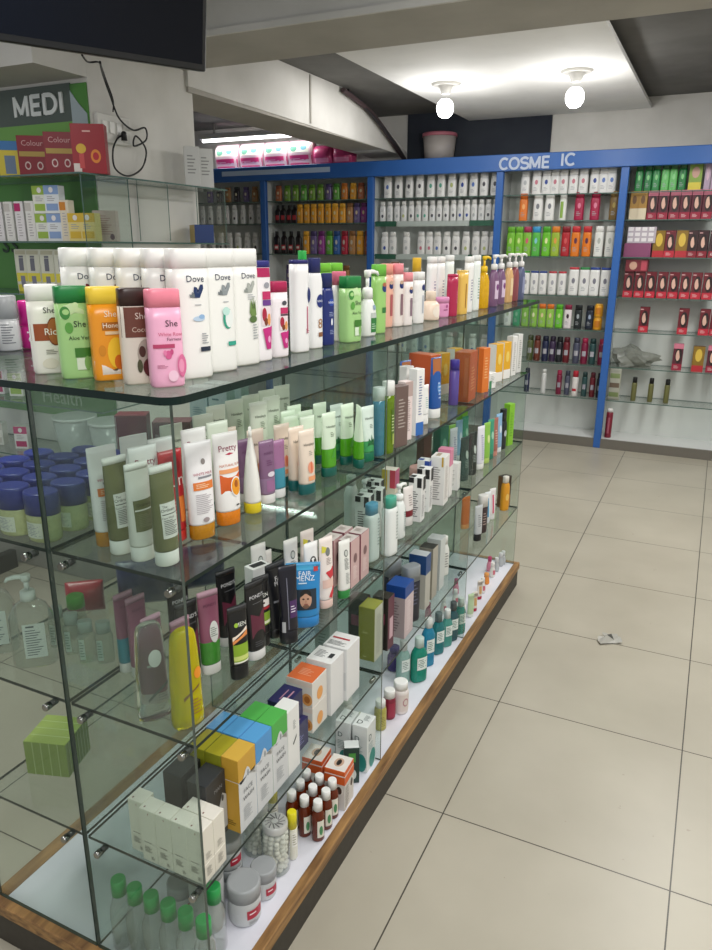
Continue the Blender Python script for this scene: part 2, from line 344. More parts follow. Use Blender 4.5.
WHITE = plaster('white_plaster', 'D2D0CA', 'DFDDD8'); GREYP = plaster('shade_grey_ceiling', '63625F', '6D6C69', 4.); SOFFIT = plaster('beam_soffit_grey', 'A9A59D', 'B4B0A8')  # SOFFIT is a darker tone for the beam undersides and joint
PANELW = plaster('white_ceiling_board', 'E2E2E0', 'ECECEA'); NAVYW = plaster('dark_navy_board', '272C38', '31363F')
struct('floor', MB().box(-5.2, -4.2, -.05, 3.2, 5.0, 0, FLOOR))
struct('wall_back', MB().box(-5.2, 4.75, 0, 3.2, 4.9, 3.0, WHITE))
struct('wall_left', MB().box(-5.0, 1.2, 0, -4.85, 4.75, 3.0, WHITE))
struct('wall_right', MB().box(2.6, -.6, 0, 2.75, 4.75, 3.0, WHITE))
struct('ceiling', MB().box(-5.2, -4.2, 2.63, 3.2, 5.0, 2.75, GREYP))  # shade of the unlit ceiling is put into its dark grey colour
struct('trim_1', MB().box(-1.54, 1.742, 2.55, -.13, 4.733, 2.576, PANELW))                 # lowered ceiling board with the two lamps
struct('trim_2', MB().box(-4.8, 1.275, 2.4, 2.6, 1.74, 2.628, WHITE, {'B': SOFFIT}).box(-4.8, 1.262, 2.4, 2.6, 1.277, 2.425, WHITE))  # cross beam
# longitudinal beam ending in a slanted haunch
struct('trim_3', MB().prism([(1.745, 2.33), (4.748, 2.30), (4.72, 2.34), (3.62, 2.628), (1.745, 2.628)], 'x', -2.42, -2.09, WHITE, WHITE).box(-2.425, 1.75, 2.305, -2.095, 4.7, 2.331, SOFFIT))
struct('trim_4', MB().box(-2.088, 3.02, 2.33, -2.082, 3.035, 2.62, SOFFIT))                   # board joint on the beam
struct('trim_5', MB().box(-2.085, 4.735, 2.235, -.86, 4.752, 2.63, NAVYW))                    # dark board over the shelves
struct('wall_front_left', MB().box(-4.85, 1.05, 0, -2.7, 1.2, 2.63, WHITE))
struct('trim_6', MB().box(-2.7, 1.05, 0, -2.1, 1.72, 2.63, WHITE).box(-2.7, 1.72, 0, -2.11, 1.80, 2.63, WHITE))  # column
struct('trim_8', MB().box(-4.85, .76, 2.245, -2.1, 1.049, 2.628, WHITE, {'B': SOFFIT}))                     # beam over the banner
struct('trim_7', MB().box(-2.52, -4.0, 0, -2.48, .66, .09, mat('4A4844', .6)))                # plinth of the units on the left side

# ================================================================== glass display counter
XR, XL, XM, Y0, Y1 = -.195, -.79, -.4925, -.814, 1.545
LV = dict(T=1.331, A=1.025, B=.715, C=.404, b=.117)
JY = (-.005, .773)
ctr = empty('display_counter', (-.49, .365, 0)); tag(ctr, 'long glass display counter on a wood edged base, filled with toiletries', 'display counter')
def cpart(name, mb, par=None, fix=True):
    o = link(name, mb.fix(name) if fix else mb.mesh(name), par or ctr)
    if not par: o.location = (.49, -.365, 0)
    return o
def wood_nodes(nt, b):
    L = nt.links.new; N = nt.nodes.new; tc = N('ShaderNodeTexCoord'); mp = N('ShaderNodeMapping'); mp.inputs['Scale'].default_value = (14, 2.2, 40); n = N('ShaderNodeTexNoise'); n.inputs['Scale'].default_value = 3; n.inputs['Detail'].default_value = 7
    L(tc.outputs['Object'], mp.inputs[0]); L(mp.outputs[0], n.inputs['Vector']); cr = N('ShaderNodeValToRGB'); cr.color_ramp.elements[0].color = lin('684828'); cr.color_ramp.elements[1].color = lin('A47C4A'); cr.color_ramp.elements[0].position = .32; cr.color_ramp.elements[1].position = .66
    L(n.outputs['Fac'], cr.inputs[0]); L(cr.outputs[0], b.inputs['Base Color']); b.inputs['Roughness'].default_value = .5
WOOD = tex_mat('worn_wood_edging', wood_nodes); LAM = plaster('white_laminate', 'D6D6E0', 'E2E2EA', 5., .35)
cpart('platform', MB().box(XL+.02, Y0+.005, .08, -.195, 1.55, .1165, LAM))
trim = MB(); ox0, ox1, oy0, oy1 = XL-.02, -.172, Y0-.02, 1.575
for a in ((ox0, oy0, ox1, Y0+.006), (ox0, 1.55, ox1, oy1), (ox0, Y0+.006, XL+.021, 1.55), (-.197, Y0+.006, ox1, 1.55)): trim.bbox(a[0], a[1], .084, a[2], a[3], .1168, WOOD, .003)
cpart('wood_edging', trim, fix=False)
cpart('plinth', MB().box(XL-.014, Y0-.014, 0, -.178, 1.569, .0845, mat('37322B', .6, kind='dark_board')))
def slab(mb, x0, y0, x1, y1, z1, th, glass=GLASS, r=0., edge=GEDGE):
    pts = []
    if r:
        for cx, cy, a0 in ((x1-r, y1-r, 0), (x0+r, y1-r, 90), (x0+r, y0+r, 180), (x1-r, y0+r, 270)):
            pts += [(cx+r*math.cos(math.radians(a0+i*15)), cy+r*math.sin(math.radians(a0+i*15))) for i in range(7)]
    else: pts = [(x0, y0), (x1, y0), (x1, y1), (x0, y1)]
    return mb.prism(pts, 'z', z1-th, z1, edge, glass)
cpart('glass_top', slab(MB(), -.815, -.84, -.168, 1.575, LV['T'], .012, r=.03))
ys = [(Y0+.008, JY[0]-.004), (JY[0]+.004, JY[1]-.004), (JY[1]+.004, Y1-.006)]
for lv in 'ABC':
    for (ya, yb) in ys:
        cpart('glass_shelf', slab(MB(), XM+.005, ya, XR-.001, yb, LV[lv], .007))
        cpart('glass_shelf', slab(MB(), XL, ya, XM-.005, yb, LV[lv], .007))
def pane(x0, y0, x1, y1, z0, z1):
    mb = MB(); big = 'x' if (x1-x0) > (y1-y0) else 'y'
    sides = {'F': PANE, 'K': PANE} if big == 'x' else {'L': PANE, 'R': PANE}
    return cpart('glass_pane', mb.box(x0, y0, z0, x1, y1, z1, PEDGE, sides))
zt = LV['T']-.0125; zb = LV['b']
for (a, b) in ((XM+.002, XR), (XL, XM-.002)):
    pane(a, Y0, b, Y0+.007, zb, zt)
    for j in JY: pane(a, j-.003, b, j+.003, zb, zt)
    pane(a, Y1-.005, b, Y1+.002, zb, zt)
for (ya, yb) in ys: pane(XM-.0025, ya, XM+.0025, yb, zb, zt)
CHROME = mat('9A9A96', .25, 1., kind='chrome')
for lv in 'ABC':
    for x in (-.215, -.448, -.537, -.76):
        cl = MB().loft([(0, .0075, .0075, 2), (.012, .0075, .0075, 2), (.014, .006, .006, 2)], CHROME, seg=10).loft([(-.016, .0065, .0065, 2), (0, .0065, .0065, 2)], mat('3C3C3A', .5), seg=10)
        o = cpart('shelf_clamp', cl); o.rotation_euler = (PI/2, 0, 0); o.location = (x+.49, Y0+.0-.365, LV[lv]-.016)
    for j in JY:
        for x in (-.215, -.455):
            o = cpart('shelf_clamp', MB().loft([(-.012, .006, .006, 2), (.012, .006, .006, 2)], CHROME, seg=10)); o.rotation_euler = (PI/2, 0, 0); o.location = (x+.49, j-.018-.365, LV[lv]-.016)

# ================================================================== blue shelving along the back wall
BY = 4.39
BLUE = mat('2E62AC', .4, kind='blue_laminate'); BPANEL = plaster('pale_back_panel', 'CDD1CD', 'D8DBD7', 2., .5)
PX = [-4.42, -3.345, -2.27, -1.155, -.225, .80, 1.85]
bk = empty('wall_shelving', (-1.25, 4.55, 0)); tag(bk, 'long blue framed glass shelving along the back wall under a lettered fascia', 'shelving')
def bpart(name, mb, par=None, fix=True):
    o = link(name, mb.fix(name) if fix else mb.mesh(name), par or bk)
    if not par: o.location = (1.25, -4.55, 0)
    return o
hd = bpart('fascia', MB().bbox(-4.45, BY-.03, 2.115, 1.9, BY+.02, 2.235, BLUE, .004).box(-4.45, BY+.02, 2.2, 1.9, 4.74, 2.22, mat('B8BCBE', .5)), fix=False)
bpart('back_panel', MB().box(-4.45, 4.70, .0, 1.9, 4.72, 2.2, BPANEL))
bpart('base_platform', MB().box(-4.45, BY+.012, .05, 1.9, 4.7, .078, mat('DADCDA', .35, kind='white_laminate')))
bpart('kickboard', MB().box(-4.45, BY-.01, 0, 1.9, BY+.012, .075, mat('6E6A62', .5)))
for x in PX: bpart('post', MB().bbox(x-.028, BY-.012, 0, x+.028, BY+.03, 2.116, BLUE, .003)); bpart('side_panel', MB().box(x-.009, BY+.03, .05, x+.009, 4.7, 2.116, mat('C9CDCC', .45)))
SZ = [1.945, 1.752, 1.485, 1.19, .93, .655, .389]
for i in range(len(PX)-1):
    for z in SZ: bpart('glass_shelf', slab(MB(), PX[i]+.012, BY+.034, PX[i+1]-.012, 4.695, z, .007, edge=GEDGE2))
def lettering(name, txt, width, m, par, loc, th=.004, rot=(PI/2, 0, 0)):
    vs, fs = text2d(txt); mb = MB(); n = len(vs); mb.add([(v[0]*width, v[1]*width, th) for v in vs], fs, m)
    edges = {}
    for f in fs:
        for i in range(len(f)):
            e = (f[i], f[(i+1) % len(f)]); edges[e] = 1
    for a, b in edges:
        if (b, a) not in edges: mb.add([(vs[a][0]*width, vs[a][1]*width, 0), (vs[b][0]*width, vs[b][1]*width, 0), (vs[b][0]*width, vs[b][1]*width, th), (vs[a][0]*width, vs[a][1]*width, th)], [(0, 1, 2, 3)], m)
    o = link(name, mb.fix(name), par); o.location = loc; o.rotation_euler = rot; return o
def strokes(name, txt, width, height, t, m, par, loc, th=.004):
    """plain grotesque sign lettering drawn with strokes of even weight"""
    def arc(cx, cy, rx, ry, a0, a1, n=14): return [(cx+rx*math.cos(math.radians(a0+(a1-a0)*i/n)), cy+ry*math.sin(math.radians(a0+(a1-a0)*i/n))) for i in range(n+1)]
    G = {'C': (.9, [arc(.5, .5, .42, .45, 45, 315)]), 'O': (1., [arc(.5, .5, .43, .45, 0, 360, 22)]), 'S': (.85, [arc(.43, .73, .34, .22, 20, 270, 10)+arc(.43, .27, .36, .24, 90, -160, 10)]),
         'M': (1.1, [[(.08, 0), (.08, 1)], [(.08, .97), (.5, .12)], [(.5, .12), (.92, .97)], [(.92, 0), (.92, 1)]]), 'E': (.8, [[(.08, 0), (.08, 1)], [(.08, .93), (.68, .93)], [(.08, .5), (.62, .5)], [(.08, .07), (.68, .07)]]),
         'I': (.36, [[(.16, 0), (.16, 1)]]), 'D': (.95, [[(.08, 0), (.08, 1)], [(.08, .93), (.4, .93)]+arc(.4, .5, .42, .43, 80, -80, 10)+[(.4, .07), (.08, .07)]])}
    tot = sum(G[c][0] for c in txt); k = width/(tot*1.06); mb = MB(); x = -width/2; th0 = th
    for c in txt:
        adv, ls = G[c]
        for pl in ls:
            th = th0 = th0+.0005
            pts = [Vector((x+p[0]*k, (p[1]-.5)*height)) for p in pl]; n = len(pts); L_r = []
            for i in range(n):
                d = (pts[min(i+1, n-1)]-pts[max(i-1, 0)]); d.normalize(); q = Vector((-d.y, d.x))*t/2; L_r.append((pts[i]+q, pts[i]-q))
            for i in range(n-1):
                a, b, c2, d2 = L_r[i][1], L_r[i+1][1], L_r[i+1][0], L_r[i][0]
                mb.add([(a.x, a.y, th), (b.x, b.y, th), (c2.x, c2.y, th), (d2.x, d2.y, th)], [(0, 1, 2, 3)], m)
                mb.add([(a.x, a.y, 0), (b.x, b.y, 0), (b.x, b.y, th), (a.x, a.y, th)], [(0, 1, 2, 3)], m); mb.add([(c2.x, c2.y, 0), (d2.x, d2.y, 0), (d2.x, d2.y, th), (c2.x, c2.y, th)], [(0, 1, 2, 3)], m)
        x += adv*k*1.06
    o = link(name, mb.mesh(name), par); o.location = loc; o.rotation_euler = (PI/2, 0, 0); return o
SIGNW = mat('BAC6DA', .5, kind='sign_white')
p1 = aty(525, 163, BY-.03); p2 = aty(568.5, 159.5, BY-.03)
strokes('lettering', 'COSME', .40, .085, .017, SIGNW, hd, (p1.x, BY-.0305, p1.z)); strokes('lettering', 'IC', .115, .085, .017, SIGNW, hd, (p2.x, BY-.0305, p2.z))
q0 = aty(222, 172, BY-.03); q1 = aty(330, 171, BY-.03)
link('fascia_sticker', MB().box(q0.x, BY-.033, 2.165, q1.x, BY-.0305, 2.205, mat('B7CBE6', .4)).fix('fascia_sticker'), hd)
# printed shelf-edge strips on the white-bottle bay
for z in (1.752, 1.485):
    for a, b, c in ((-2.235, -2.04, '2F5B48'), (-2.035, -1.40, 'AEB8B4'), (-1.395, -1.195, '2F5B48')):
        bpart('shelf_strip', MB().box(a, BY+.026, z-.035, b, BY+.030, z+.008, mat(c, .4)))

# ================================================================== green sign and shelving unit at the left
sign = empty('wall_banner', (-2.75, 1.045, 1.4)); tag(sign, 'green pharmacy wall banner lettered MEDI behind the left glass shelves', 'banner')
def sp(name, mb): o = link(name, mb.fix(name), sign); o.location = (2.75, -1.045, -1.4); return o
sp('panel', MB().box(-3.5, 1.043, .7, -2.105, 1.049, 2.225, mat('4F8A3C', .5))); sp('top_band', MB().box(-3.5, 1.0415, 2.075, -2.20, 1.0475, 2.23, mat('57625C', .5)))
sp('pale_stripe', MB().box(-3.5, 1.0405, 2.0, -2.2, 1.0435, 2.075, mat('78AE55', .5))); sp('corner_picture', MB().prism([(-2.20, 1.98), (-2.11, 1.98), (-2.11, 2.10), (-2.16, 2.15), (-2.2, 2.2)], 'y', 1.039, 1.042, mat('A9B8BC', .4)))
def sl(txt, w, px, py, m): p = aty(px, py, 1.04); lettering('lettering', txt, w, m, sign, (p.x+2.75, 1.0405-1.045, p.z-1.4), .002)
p = aty(39, 105, 1.04); strokes('lettering', 'MEDI', .325, .085, .018, mat('E8ECEA', .5), sign, (p.x+2.75, 1.0405-1.045, p.z-1.4), .002); sl('ss', .11, 10, 245, mat('14331A', .5)); sl("Health", .27, 62, 397, mat('D6E2D0', .5))
lu = empty('corner_glass_shelving', (-2.2, .95, 0)); tag(lu, 'L shaped glass wall shelving around the white column at the left', 'shelving')
def lp(name, mb): o = link(name, mb.fix(name), lu); o.location = (2.2, -.95, 0); return o
LZ = [1.83, 1.56, 1.335, 1.06, .83, .56]
for z in LZ:
    lp('glass_shelf', slab(MB(), -3.6, .75, -1.9, 1.035, z, .007, edge=GEDGE2))
    if z > 1.5: lp('glass_shelf', slab(MB(), -2.09, 1.04, -1.9, 1.78, z, .007, edge=GEDGE2))
for x in (-1.906, -3.2): lp('glass_pane', MB().box(x-.003, .76, 1.337, x+.003, 1.035, 1.822, GEDGE2, {'L': PANE, 'R': PANE}))
for y in (1.3, 1.76): lp('glass_pane', MB().box(-2.09, y-.003, 1.567, -1.905, y+.003, 1.822, GEDGE2, {'F': GLASS, 'K': GLASS}))
lp('base_cabinet', MB().bbox(-3.6, .70, .0, -1.95, 1.035, .42, mat('8C8A84', .5), .004))

# ------------------------------------------------------------------ television, its cables and the socket board
a = at(206, 72, 2.08); b_ = at(0, 41, 2.08); e1 = (b_-a).normalized()      # along the lower edge, away from the corner
tv = empty('television', a, 0); tag(tv, 'black flat television hanging from the ceiling at top left', 'television')
nrm = Vector((-e1.y, e1.x, 0)); nrm = nrm if nrm.dot(CAM-a) > 0 else -nrm
up = (Vector((0, 0, 1))*math.cos(.17)+nrm*math.sin(.17)).normalized(); fw = up.cross(e1).normalized(); fw = fw if fw.dot(CAM-a) > 0 else -fw
mtx = Matrix((( -e1.x, up.x, fw.x, a.x), (-e1.y, up.y, fw.y, a.y), (-e1.z, up.z, fw.z, a.z), (0, 0, 0, 1)))
tv.matrix_world = mtx
scr = mat('050A16', .2, kind='screen_glass'); scr.node_tree.nodes['Principled BSDF'].inputs['Specular IOR Level'].default_value = .2
W_, H_ = .95, .545
link('casing', MB().bbox(-W_, 0, -.05, 0, H_, 0, mat('08090B', .35), .004).bbox(-W_*.75, .1, -.09, -W_*.25, .4, -.05, mat('17181A', .5), .01).mesh('casing'), tv)
link('screen', MB().box(-W_+.014, .02, 0, -.014, H_-.014, .0012, scr).fix('screen'), tv)
link('mount', MB().tube([(-W_/2, .25, -.09), (-W_/2, .25, -.16), (-W_/2, .56, -.16)], .016, mat('202022', .5)).fix('mount'), tv)
br = empty('switch_board', (-2.1, 1.165, 2.05)); tag(br, 'white electric switch board mounted on the white column under the television', 'switch board')
link('plate', MB().bbox(0, -.10, -.06, .022, .115, .06, mat('D9D8D2', .4), .004).fix('plate'), br)
for i in range(3): link('switch', MB().bbox(.022, -.075+i*.045, -.02, .029, -.045+i*.045, .03, mat('E9E8E4', .35), .002).fix('switch'), br)
link('socket', MB().bbox(.022, .055, -.05, .026, .10, -.005, mat('C9C8C2', .4), .002).fix('socket'), br)
link('socket', MB().bbox(.022, .055, .005, .026, .10, .05, mat('C9C8C2', .4), .002).fix('socket'), br)
def bez(ps, n=10):
    out = []; ps = [Vector(p) for p in ps]
    for i in range(len(ps)-1):
        p0, p1, p2, p3 = ps[max(i-1, 0)], ps[i], ps[i+1], ps[min(i+2, len(ps)-1)]
        for k in range(n):
            t = k/n; out.append(.5*((2*p1)+(p2-p0)*t+(2*p0-5*p1+4*p2-p3)*t*t+(3*p1-p0-3*p2+p3)*t**3))
    return out+[ps[-1]]
BLK = mat('0D0D0E', .45, kind='rubber')
def X(px, py, x=-2.06): return atx(px, py, x)
c1 = link('power_cable', MB().tube(bez([at(100, 62, 2.13), X(103, 75, -1.9), X(110, 95, -2.0), X(119, 118, -2.05), X(133, 130), X(145, 128), X(146, 140), X(134, 146), X(136, 136), X(146, 150), X(142, 168), X(128, 176), X(115, 168), X(113, 150), X(118, 138), X(124, 136, -2.07)]), .0042, BLK, 6).fix('power_cable'))
tag(c1, 'black television power cable looping down to the plug in the switch board', 'cable')
link('plug', MB().loft([(-.02, .014, .012, 2.5), (.014, .012, .010, 2.5), (.02, .006, .006, 2)], BLK, seg=12).fix('plug'), c1).location = X(124, 136, -2.055)
c2 = link('aerial_cable', MB().tube(bez([at(82, 55, 2.14), X(88, 62, -1.8), X(98, 62, -1.8), X(101, 66, -1.9), X(106, 80, -2.02), X(113, 100), X(113, 112, -2.075)]), .0035, BLK, 6).fix('aerial_cable'))
tag(c2, 'thin black cable hanging straight from the television to the switch board', 'cable')
cb = link('cable_bundle', MB().tube(bez([(-2.06, 3.45, 2.60), (-2.06, 3.9, 2.53), (-2.05, 4.25, 2.40), (-2.06, 4.5, 2.31), (-2.06, 4.65, 2.25)]), .018, mat('4A3A3C', .6), 8).tube(bez([(-2.07, 3.55, 2.615), (-2.05, 3.95, 2.50), (-2.03, 4.3, 2.37), (-2.05, 4.62, 2.26)]), .012, mat('2F2B2E', .6), 8).mesh('cable_bundle'))
tag(cb, 'dark cable bundle running down the slanted end of the ceiling beam', 'cable')

# ------------------------------------------------------------------ lamps
BULB = emit('lit_bulb', 'FFFFFF', 9.)
def lamp(px, py, zb, lab):
    p = at(px, py, 2.548); r = empty('ceiling_lamp', (p.x, p.y, 2.549)); tag(r, lab, 'lamp')
    link('rose', MB().loft([(-.012, .085, .085, 2), (0, .095, .095, 2)], mat('D8D6D0', .4), seg=24).loft([(-.06, .026, .026, 2), (-.03, .04, .04, 2), (-.012, .05, .05, 2)], mat('CFCDC8', .4), seg=20).mesh('rose'), r)
    bulb = MB(); bulb.loft([(-.085-.115+.115*(1-math.cos(t))/2*1.0, .055*math.sin(t)**.8, .055*math.sin(t)**.8, 2) for t in [.15+i*2.6/10 for i in range(11)]], BULB, seg=20)
    link('bulb', bulb.fix('bulb'), r)
    ld = bpy.data.lights.new('lamp_glow', 'POINT'); ld.energy = 9; ld.shadow_soft_size = .05; ld.color = (1, .98, .95); lo = bpy.data.objects.new('lamp_glow', ld); COL.objects.link(lo); lo.parent = r; lo.location = (0, 0, -.26)
lamp(577, 71, 0, 'lit round bulb ceiling lamp above the fascia lettering, right one of two'); lamp(446, 84, 0, 'lit round bulb ceiling lamp near the dark board, left one of two')
tl = empty('tube_light', (-3.45, 4.45, 2.50)); tag(tl, 'lit tube light above the pink packs on top of the shelving', 'lamp')
link('housing', MB().bbox(-.62, -.02, .0, .62, .02, .045, mat('D8D8D4', .4), .003).fix('housing'), tl)
for hx in (-.45, .45): link('hanger', MB().box(hx-.006, -.006, .04, hx+.006, .006, .131, mat('B8B8B4', .4)).fix('hanger'), tl)
link("tube", MB().tube([(-.58, 0, -.014), (.58, 0, -.014)], .013, emit('lit_tube', 'FFFFFF', 6.)).fix('tube'), tl)
tll = bpy.data.lights.new('tube_glow', 'AREA'); tll.shape = 'RECTANGLE'; tll.size = 1.1; tll.size_y = .05; tll.energy = 3.5; o = bpy.data.objects.new('tube_glow', tll); COL.objects.link(o); o.parent = tl; o.location = (0, 0, -.035)
bkt = empty('paint_bucket', (0, 0, 0)); p = aty(439, 158, 4.52); bkt.location = (p.x, 4.52, 2.222); tag(bkt, 'pale bucket with a pink lid on top of the shelving below the lamp', 'bucket')
link('body', MB().loft([(0, .115, .115, 2), (.19, .135, .135, 2)], mat('98928F', .5), seg=24).fix('body'), bkt); link('lid', MB().loft([(.186, .142, .142, 2), (.21, .142, .142, 2), (.215, .13, .13, 2)], mat('9A5866', .45), seg=24).fix('lid'), bkt)

# ceiling lamps of the shop floor (outside the frame) and one added fill, as area lights under the ceiling
def area(name, loc, sx, sy, en, col=(1, .985, .955)):
    l = bpy.data.lights.new(name, 'AREA'); l.shape = 'RECTANGLE'; l.size = sx; l.size_y = sy; l.energy = en; l.color = col
    o = bpy.data.objects.new(name, l); COL.objects.link(o); o.location = loc; return o
area('ceiling_tube', (1.0, .2, 2.6), .4, 1.4, 34); area('ceiling_tube', (.9, -1.9, 2.6), .25, 1.2, 44); area('ceiling_tube', (-1.35, -.6, 2.6), .25, 1.2, 38); area('ceiling_tube', (.7, 2.6, 2.6), .4, 1.4, 48); area('ceiling_tube', (-1.75, 3.2, 2.62), .12, 1.0, 4)  # last one, beside the beam, is added to brighten the back bays
w = bpy.data.worlds.new('daylight'); S.world = w; w.use_nodes = True; bgn = w.node_tree.nodes['Background']; bgn.inputs[0].default_value = (.92, .96, 1, 1); bgn.inputs[1].default_value = .62
# ================================================================== product prototypes
# ---- top glass: body lotions and shower gels
SHE = 'She'
bottle('rice', .0515, .036, .146, .026, 'EFECE2', 'F2F0EA', [('r', -.96, .38, .96, .57, '9A4A1E'), ('e', .45, .48, .48, .16, '7A3A18'), ('e', .45, .48, .43, .145, 'A9632E'), ('t', .35, .48, .5, 'Rice', 'F4EFE4'), ('t', .25, .72, .36, SHE, '2B2B2B'), ('l', -.2, .22, .6, .28, 2, '8A8478'), ('e', 0, .12, .5, .06, 'E2DCCB')], n=4)
bottle('aloe', .0515, .034, .146, .026, 'A5D287', '1F7F3F', [('p', [(-.9, .83), (.2, .83), (.9, .75), (.9, .68), (.1, .72), (-.8, .66)], 'C6E3AC'), ('e', -.5, .72, .3, .07, '3F8A3A'), ('e', -.45, .73, .2, .03, 'A9D688'), ('e', -.35, .56, .24, .06, '5BA142'), ('t', .3, .6, .36, SHE, '26302A'), ('t', .25, .45, .68, 'Aloe Vera', '14301C'), ('r', -.15, .24, .85, .34, '3F7A2A'), ('r', -.1, .1, .7, .23, 'DCEBD2'), ('e', .55, .17, .2, .08, '7FB05E')], n=4)
bottle('honey', .0515, .034, .146, .026, 'F09A1C', 'F6D342', [('p', [(-.95, .03), (.95, .03), (.95, .15), (.3, .10), (-.3, .16), (-.95, .22)], 'E8DED2'), ('e', .4, .3, .55, .17, 'F7C52E'), ('e', .5, .2, .28, .08, 'D96B14'), ('e', -.45, .33, .22, .06, 'D98A14'), ('t', .2, .72, .36, SHE, 'F6EBD2'), ('r', -.35, .55, .95, .63, 'A9641E'), ('t', .25, .59, .55, 'Honey', 'F8F0DC'), ('r', -.2, .5, .8, .535, 'E9CBA0')], n=4)
bottle('cocoa', .0515, .034, .146, .026, 'DCD2C4', '35211C', [('r', -.97, .5, .97, .81, '6A3A2C'), ('t', .2, .72, .36, SHE, 'D8C8BC'), ('t', .15, .58, .55, 'Cocoa', 'CDB7A6'), ('e', .35, .32, .55, .16, 'A99C90'), ('e', .1, .35, .2, .06, '4A2A22'), ('e', .55, .38, .18, .05, '5B3A30'), ('e', .5, .18, .42, .1, '5A1F24'), ('e', -.1, .2, .16, .07, '4A4A30')], n=4)
bottle('rose', .0515, .035, .146, .026, 'F1B0CC', 'F0899C', [('t', .3, .66, .36, SHE, '3A1A28'), ('t', .2, .55, .72, 'White Rose', 'C9607E'), ('t', .4, .5, .42, 'Fairness', '5A2A3C'), ('r', -.85, .41, .4, .45, 'B83E66'), ('e', 0, .34, .2, .045, 'D65A8E'), ('e', -.2, .36, .1, .03, 'E07CA6'), ('e', .2, .37, .1, .03, 'C94C80'), ('e', .8, .22, .3, .12, 'D96C98'), ('e', .75, .22, .18, .07, 'E893B4'), ('l', -.7, .2, 0, .24, 2, 'A04A6C'), ('e', .2, .12, .3, .06, 'F6CBDD')], n=4)
WH = 'EFEEE9'
def dove(key, c1, c2, extra): bottle(key, .0665, .04, .204, .03, WH, 'F1F0EC', [('t', .12, .775, .46, 'Dove', '1E2A4A'), ('p', [(.02, .63), (.3, .63), (.52, .70), (.5, .73), (.36, .73), (.22, .68), (.16, .71), (.02, .715), (-.02, .68)], c1), ('p', [(-.22, .635), (.05, .63), (.02, .665), (-.1, .675), (-.14, .655), (-.24, .66)], c2)]+extra, n=3.4, waist=.03)
dove('dove_navy', '17305E', '6A7276', [('l', .0, .565, .6, .585, 1, 'B5B8BA'), ('e', .2, .47, .32, .02, 'B9CFE2'), ('e', .35, .485, .16, .018, '8FB4D8'), ('l', .3, .27, .72, .36, 3, '9A9EA2'), ('r', .2, .215, .78, .25, '1E2A3E')])
dove('dove_green', '8B9294', '6F7678', [('l', .05, .565, .6, .585, 1, 'B5B8BA'), ('e', .3, .44, .3, .085, '2E9C80'), ('e', .38, .44, .24, .075, 'E9EEEA'), ('e', .2, .5, .22, .035, 'BFE3D8'), ('r', .25, .215, .8, .25, '2FA088')])
dove('dove_leaf', 'A9ADA6', '8E948E', [('l', .0, .565, .6, .62, 2, 'B5B8BA'), ('p', [(.1, .46), (.2, .58), (.3, .48), (.36, .6), (.44, .49), (.52, .57), (.6, .44), (.35, .39)], '6E8A4A'), ('e', .35, .4, .28, .03, '55703C'), ('l', .3, .22, .75, .36, 4, 'A9ADAF')])
dove('dove_berry', '7A1A30', '4A2A2A', [('l', .0, .55, .6, .59, 1, 'B5B8BA')])
def slab_b(key, w, h, ch, body, cap, dec, cw=1., d=None, **k): bottle(key, w, d or w*.62, h, ch, body, cap, dec, cw=cw, **k)
BERRY = [('r', -.35, .36, .75, .55, 'E9D9DC'), ('e', -.05, .47, .26, .07, 'A8203C'), ('e', .1, .4, .2, .04, '7A3A1E'), ('e', .45, .42, .2, .06, 'E39A5A'), ('p', [(-.3, .33), (.85, .35), (.6, .12), (.1, .12)], 'C2267C'), ('e', .4, .22, .16, .035, 'E7A8CC')]
slab_b('berry_tall', .043, .183, .012, 'F1ECEE', '2A2A78', [('r', -.7, .84, .95, .93, 'B01E58'), ('r', -.2, .62, .85, .70, 'C22C64'), ('r', -.2, .56, .85, .615, '6A3A8A'), ('e', .3, .76, .3, .03, '9A9AA2')]+BERRY)
slab_b('berry_short', .041, .144, .02, 'F1E9EC', 'B01E52', [('r', -.2, .58, .85, .66, 'C22C64'), ('r', -.2, .52, .85, .575, '5A3A4A'), ('e', .3, .72, .3, .03, '4A4A52')]+BERRY)
slab_b('white_navylid', .042, .183, .008, 'EEEDEC', '23246A', [('e', .9, .62, .35, .09, '1C2A6A'), ('r', .45, .22, .6, .5, 'C06078'), ('l', .3, .2, .8, .26, 2, 'B03A5A')])
slab_b('white_navycap', .037, .186, .03, 'EEEDEC', '1E2560', [('e', .35, .53, .6, .075, '1C2C74'), ('t', .35, .53, .5, 'NIVEA', 'E9ECF4'), ('t', .3, .28, .34, '8', 'A9784A'), ('r', 0, .13, .75, .18, '8A5A3A')], cw=.8, n=2.6)
slab_b('navy_bottle', .035, .154, .03, '1B2A6E', '1A2762', [('e', .2, .6, .45, .05, '2C49A2'), ('t', .2, .6, .5, 'NIVEA', 'E9ECF4'), ('e', .25, .33, .16, .05, 'E8ECF2'), ('l', -.2, .4, .7, .47, 2, '9AA6CE'), ('l', -.1, .15, .7, .22, 2, '9AA6CE')], cw=.75, shoulder=.035)
bottle('green_spray', .034, .03, .2, .05, '2FA84A', '2FAE4C', bm=liquid('3FB65A', .7), cw=.5, shoulder=.03, n=2)
slab_b('pinkcap_small', .036, .155, .03, 'EFEAEA', 'E0708C', [('e', .5, .4, .4, .12, '9A5A50')])
slab_b('lime_block', .044, .172, .02, '8FD04A', '77C43A', [('e', .4, .66, .4, .06, '1C3A74')], d=.03)
NB = lambda c: [('e', .35, .66, .5, .055, '1C2C6A'), ('e', .3, .705, .4, .03, 'C9A890'), ('r', .1, .18, .7, .52, c)]
slab_b('green_slab', .042, .168, .028, '9CCB74', '6FBC45', [('e', .45, .66, .5, .06, '1C3A74'), ('e', .35, .71, .35, .03, 'B06A4A'), ('r', 0, .3, .8, .38, '2F7A3A')])
